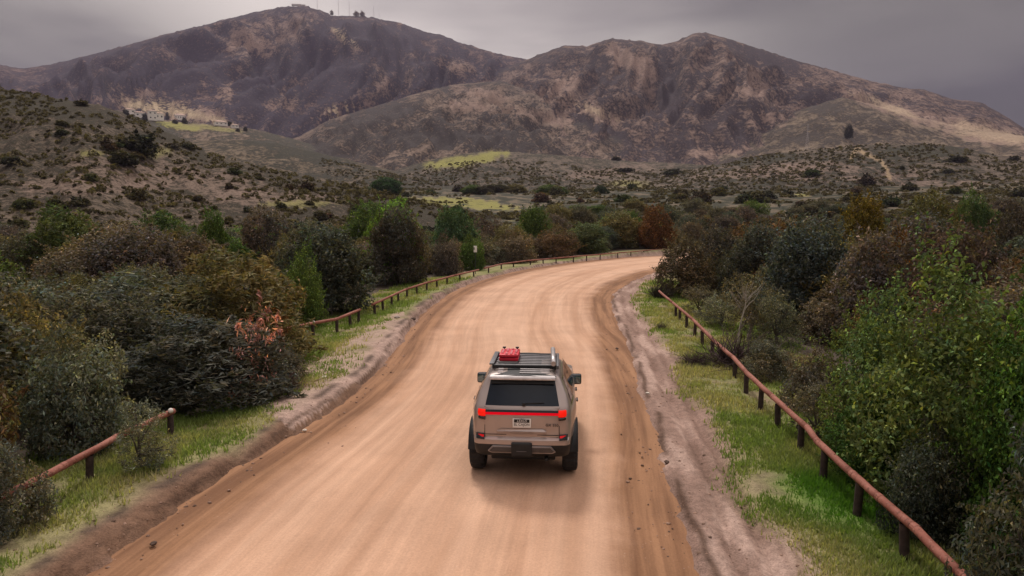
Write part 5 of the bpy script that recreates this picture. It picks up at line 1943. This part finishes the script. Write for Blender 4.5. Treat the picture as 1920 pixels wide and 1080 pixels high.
me.polygons.foreach_set('use_smooth', [True] * len(tubeQ) + [False] * 2)
link('awning_tube', me, rack, M_SILVER)
for y in (-.10, .70):
    link('tube_bracket', box_mesh('tube_bracket', [((.535, y, 1.985), (.03, .05, .10))], bevel=0.005), rack, M_SLAT)

# red recovery boards strapped on the rack
CR = car.matrix_basis if False else Matrix.Translation(car.location) @ Matrix.Rotation(math.radians(-4.1), 4, 'Z')
bpos = CR @ Vector((-.305, .53, 1.938))
rb = empty('recovery_board', bpos, math.radians(-4.1))
tag(rb, 'red moulded recovery boards stacked on the left of the roof rack', 'recovery board')
M_RED = plain('red_plastic', (0.62, 0.022, 0.042), 0.45, wear=0.12)
M_PINK = plain('worn_pink_plastic', (0.70, 0.22, 0.24), 0.5, wear=0.1)
link('board', box_mesh('board', [((0, 0, .035), (.355, .62, .055)), ((0, 0, .098), (.355, .60, .05))], bevel=0.012), rb, M_RED)
cleats = []
for i in range(4):
    for j in range(6):
        if (i * 3 + j) % 5:
            cleats.append(((-.125 + i * .083, -.24 + j * .095, .135), (.045, .055, .024)))
link('cleats', box_mesh('cleats', cleats, bevel=0.008, segs=1), rb, M_PINK)
link('handle', box_mesh('handle', [((0, -.305, .10), (.25, .02, .05))], bevel=0.008), rb, M_RED)
for x in (-.12, .13):
    link('mounting_pin', box_mesh('mounting_pin', [((x, .20, .140), (.03, .03, .06)), ((x, .20, .170), (.065, .05, .022))], bevel=0.006), rb, M_BLACK)
link('board_shade', box_mesh('board_shade', [((0, -.40, -.005), (.36, .14, .04))], bevel=0.008), rb, M_BLACK)  # black slab laid in as the shadow behind the boards

# ---------------------------------------------------------------- far things: houses, masts, pylon
def on_land(px, py, dmin=300, dmax=2600, layer=None):
    """The first point of the hills that the photograph shows at this pixel."""
    az, te = pix_dir(px, py)
    ts = np.linspace(dmin, dmax, 5000)
    hh, own = terrain(ts * math.sin(az), ts * math.cos(az))
    hit = np.nonzero(hh > CAM_H + ts * float(te))[0]
    k = hit[0] if len(hit) else int(np.argmax((hh - CAM_H) / ts))
    return Vector((ts[k] * math.sin(az), ts[k] * math.cos(az), float(hh[k]))), ts[k]


M_STUCCO = plain('pale_stucco', (0.82, 0.77, 0.71), 0.8, wear=0.06, scale=.4)
M_ROOF = plain('clay_roof', (0.42, 0.28, 0.22), 0.8, wear=0.15, scale=.6)
M_WIN = plain('dark_pane', (0.05, 0.055, 0.065), 0.2)


def house(px, py, wpx, hpx, storeys, label, roofed=True):
    g, D = on_land(px, py)
    u = D / FPX
    w, h, d = wpx * u, hpx * u, wpx * u * 0.7
    root = empty('house', g - Vector((0, 0, 0.5)), -math.atan2(g.x, g.y) + 0.15)
    tag(root, label, 'house')
    link('wall', box_mesh('wall', [((0, 0, h / 2 + .25), (w, d, h + .5))]), root, M_STUCCO)
    if roofed:
        e = 0.6
        V = [(-w / 2 - e, -d / 2 - e, h + .5), (w / 2 + e, -d / 2 - e, h + .5), (w / 2 + e, d / 2 + e, h + .5), (-w / 2 - e, d / 2 + e, h + .5), (-w / 4, 0, h + .5 + d * .22), (w / 4, 0, h + .5 + d * .22)]
        me = bpy.data.meshes.new('roof')
        me.from_pydata(V, [], [(0, 1, 5, 4), (1, 2, 5), (2, 3, 4, 5), (3, 0, 4), (3, 2, 1, 0)])
        link('roof', me, root, M_ROOF)
    n = max(2, int(w / 4))
    for s in range(storeys):
        for i in range(n):
            x = -w / 2 + (i + .5) * w / n
            z = .5 + (s + .55) * h / storeys
            link('window', box_mesh('window', [((x, -d / 2 - .03, z), (w / n * .36, .12, h / storeys * .24))]), root, M_WIN)
    return root


house(286, 226, 13, 15, 2, 'tall white house with two rows of windows on the far left bench')
house(299, 226, 12, 11, 1, 'white wing of building joined to the right of the tall house')
house(244, 214, 14, 7, 1, 'low pale house partly hidden by the crest of the left hill')
house(262, 221, 14, 8, 1, 'pinkish house between the crest of the left hill and the tall house')
house(338, 226, 18, 8, 1, 'pale house with a bright roof right of the tall white house')
house(414, 236, 20, 6, 1, 'long low house standing farthest right on the bench')
house(440, 240, 12, 5, 1, 'small low building at the end of the houses')
for px, py, tp, w, lab in ((236, 216, 207, 10, 'dark tree before the low pale house'), (272, 226, 215, 9, 'dark tree before the pinkish house'), (314, 224, 212, 6, 'slim dark tree between the white houses'), (346, 232, 222, 10, 'dark tree below the bright roofed house'), (328, 232, 225, 10, 'dark shrubs below the gap between the houses'),
                           (426, 236, 228, 20, 'broad dark tree behind the long low house'), (460, 246, 238, 8, 'dark tree at the right end of the houses'), (446, 247, 241, 8, 'small bush at the right end of the houses')):
    g, D = on_land(px, py)
    plant('tree', 'oak', g.x, g.y, (py - tp) * D / FPX, w * D / FPX, (0.032, 0.036, 0.024), lab, 'tree', simple=True, z=g.z - 0.2)

M_MAST = plain('mast_steel', (0.50, 0.46, 0.46), 0.6)


def mast(px, py, top, label, wide=1.2):
    g, D = on_land(px, py, 1500, 2700)
    az, te = pix_dir(px, top)
    h = CAM_H + math.hypot(g.x, g.y) * float(te) - g.z
    root = empty('radio_mast', g)
    tag(root, label, 'mast', 'radio masts on the summit')
    legs = []
    for k in range(3):
        a = k * 2.094
        legs.append(tube([(math.cos(a) * wide, math.sin(a) * wide, -2), (math.cos(a) * wide * .5, math.sin(a) * wide * .5, h)], [.16, .10], 5))
    V, Q = join(legs)
    link('legs', mesh_np('legs', V, Q), root, M_MAST)
    br = []
    n = 9
    for i in range(n):
        z0, z1 = h * i / n, h * (i + 1) / n
        for k in range(3):
            a, b = k * 2.094, (k + 1) * 2.094
            w0, w1 = wide * (1 - .5 * i / n), wide * (1 - .5 * (i + 1) / n)
            br.append(tube([(math.cos(a) * w0, math.sin(a) * w0, z0), (math.cos(b) * w1, math.sin(b) * w1, z1)], [.06, .06], 4))
    V, Q = join(br)
    link('bracing', mesh_np('bracing', V, Q), root, M_MAST)


mast(595, 16, -6, 'faint slim mast nearest the flat summit of the left mountain')
mast(635, 27, 0, 'slim mast left of the clump of trees on the mountain ridge')
mast(655, 29, 2, 'slim mast just left of the ridge tree clump')
mast(701, 31, 11, 'slim mast right of the ridge tree clump')
mast(711, 32, 24, 'shortest mast on the mountain ridge')
for px, py, tp, w, lab in ((622, 25.5, 15, 6, 'small round tree alone on the mountain ridge'), (668, 31, 20, 9, 'left bushy tree of the pair on the mountain ridge'), (679, 31, 19, 8, 'right bushy tree of the pair on the mountain ridge')):
    g, D = on_land(px, py, 1500, 2700)
    f, s, ph, pw = PROTO['airy'][0]
    plant('tree', 'broadleaf', g.x, g.y, (py - tp) * D / FPX * 0.8, w * D / FPX * 1.1, (0.150, 0.105, 0.110), lab, 'tree', simple=True, z=g.z - 1)
bl = on_land(556, 9.5, 1500, 2700)[0]
sb = empty('summit_building', bl - Vector((0, 0, 1.5)), 0.1)
tag(sb, 'low flat building on the top of the left mountain', 'building')
link('wall', box_mesh('wall', [((0, 0, 2), (30, 8, 4)), ((22, 0, 1.5), (12, 7, 3))]), sb, M_STUCCO)
link('roof', box_mesh('roof', [((0, 0, 4.2), (31, 9, .5)), ((22, 0, 3.2), (12.6, 7.6, .4))]), sb, M_MAST)

g, D = on_land(1513, 281, 330, 900)
py_h = (281 - 238) * D / FPX
pyl = empty('power_pylon', g)
tag(pyl, 'faint lattice power pylon behind the crest of the right low hill', 'pylon')
b = 2.2
V, Q = join([tube([(sx * b, sy * b, -1), (sx * .4, sy * .4, py_h * .62), (sx * .25, sy * .25, py_h)], [.10, .08, .06], 4) for sx in (-1, 1) for sy in (-1, 1)])
link('legs', mesh_np('legs', V, Q), pyl, M_MAST)
V, Q = join([tube([(-3.2, 0, py_h * z), (0, 0, py_h * z + .6), (3.2, 0, py_h * z)], [.05, .09, .05], 4) for z in (.62, .76, .9)])
link('cross_arm', mesh_np('cross_arm', V, Q), pyl, M_MAST)
lat = []
for i in range(7):
    z0, z1 = py_h * .62 * i / 7, py_h * .62 * (i + 1) / 7
    w0, w1 = b + (.4 - b) * i / 7, b + (.4 - b) * (i + 1) / 7
    for s in (-1, 1):
        lat.append(tube([(-w0, s * w0, z0), (w1, s * w1, z1)], [.05, .05], 4))
        lat.append(tube([(w0, s * w0, z0), (-w1, s * w1, z1)], [.05, .05], 4))
V, Q = join(lat)
link('bracing', mesh_np('bracing', V, Q), pyl, M_MAST)

# ---------------------------------------------------------------- small litter and stones that can be told apart
def lump(name, px, py, size, mat, label, cat, flat=0.6, z=0.02):
    g = P(px, py, z)
    bm = bmesh.new()
    bmesh.ops.create_icosphere(bm, subdivisions=2, radius=size / 2)
    for v in bm.verts:
        v.co *= 1 + (float(fbm(np.array([v.co.x * 40 / size * .1 + px]), np.array([v.co.y * 4 / size + v.co.z * 3 / size]), 3, 7)[0]) - .5) * 0.9
        v.co.z *= flat
    me = bpy.data.meshes.new(name)
    bm.to_mesh(me)
    bm.free()
    o = link(name, me, None, mat)
    o.location = (g.x, g.y, max(H1(g.x, g.y), 0.03) + size * flat * 0.2)
    tag(o, label, cat)


M_PAPER = plain('dirty_white', (0.62, 0.56, 0.48), 0.8)
M_STONE = plain('dark_stone', (0.085, 0.055, 0.042), 0.9)
lump('paper_scrap', 1214, 741, 0.11, M_PAPER, 'small white scrap of litter on the brown right road edge', 'litter', 0.5)
lump('paper_scrap', 571, 846 - 38, 0.10, M_PAPER, 'small white scrap of litter on the crest of the left bank', 'litter', 0.5)
lump('paper_scrap', 541, 745, 0.14, M_PAPER, 'white scrap lying in the red dead brush on the left bank', 'litter', 0.5)
lump('paper_scrap', 609, 715, 0.16, M_PAPER, 'largest white scrap on the washed out left bank', 'litter', 0.4)
lump('stone', 1157, 655, 0.13, M_STONE, 'small dark stone on the road right of the car', 'stone')
lump('stone', 775, 604, 0.22, M_STONE, 'dark clod at the left edge of the road beyond the car', 'stone')
lump('stone', 1250, 868, 0.10, M_STONE, 'dark clod on the brown right road edge near the camera', 'stone')
lump('stone', 745, 603, 0.25, plain('pale_stone', (0.36, 0.30, 0.26), 0.9), 'pale stone on the left bank below the middle rail', 'stone')
lump('stone', 288, 1022, 0.10, M_STONE, 'dark clod on the brown left road edge in the foreground', 'stone')

# ---------------------------------------------------------------- the air between here and the mountains
t = bpy.data.materials.new('thin_haze')
t.use_nodes = True
t.node_tree.nodes.clear()
vo = t.node_tree.nodes.new('ShaderNodeOutputMaterial')
pv_ = t.node_tree.nodes.new('ShaderNodeVolumePrincipled')
pv_.inputs['Color'].default_value = (0.80, 0.74, 1.0, 1)
pv_.inputs['Density'].default_value = 0.00007
pv_.inputs['Anisotropy'].default_value = 0.0
t.node_tree.links.new(pv_.outputs[0], vo.inputs['Volume'])
zmin, zmax = float(GZ.min()), float(GZ.max())
hz = link('haze', box_mesh('haze', [((0, 0, (zmax + 60 + zmin - 1) / 2), (7800, 7800, zmax + 61 - zmin))]), None, t)
tag(hz, 'thin lilac haze between the road and the mountains', kind='stuff')
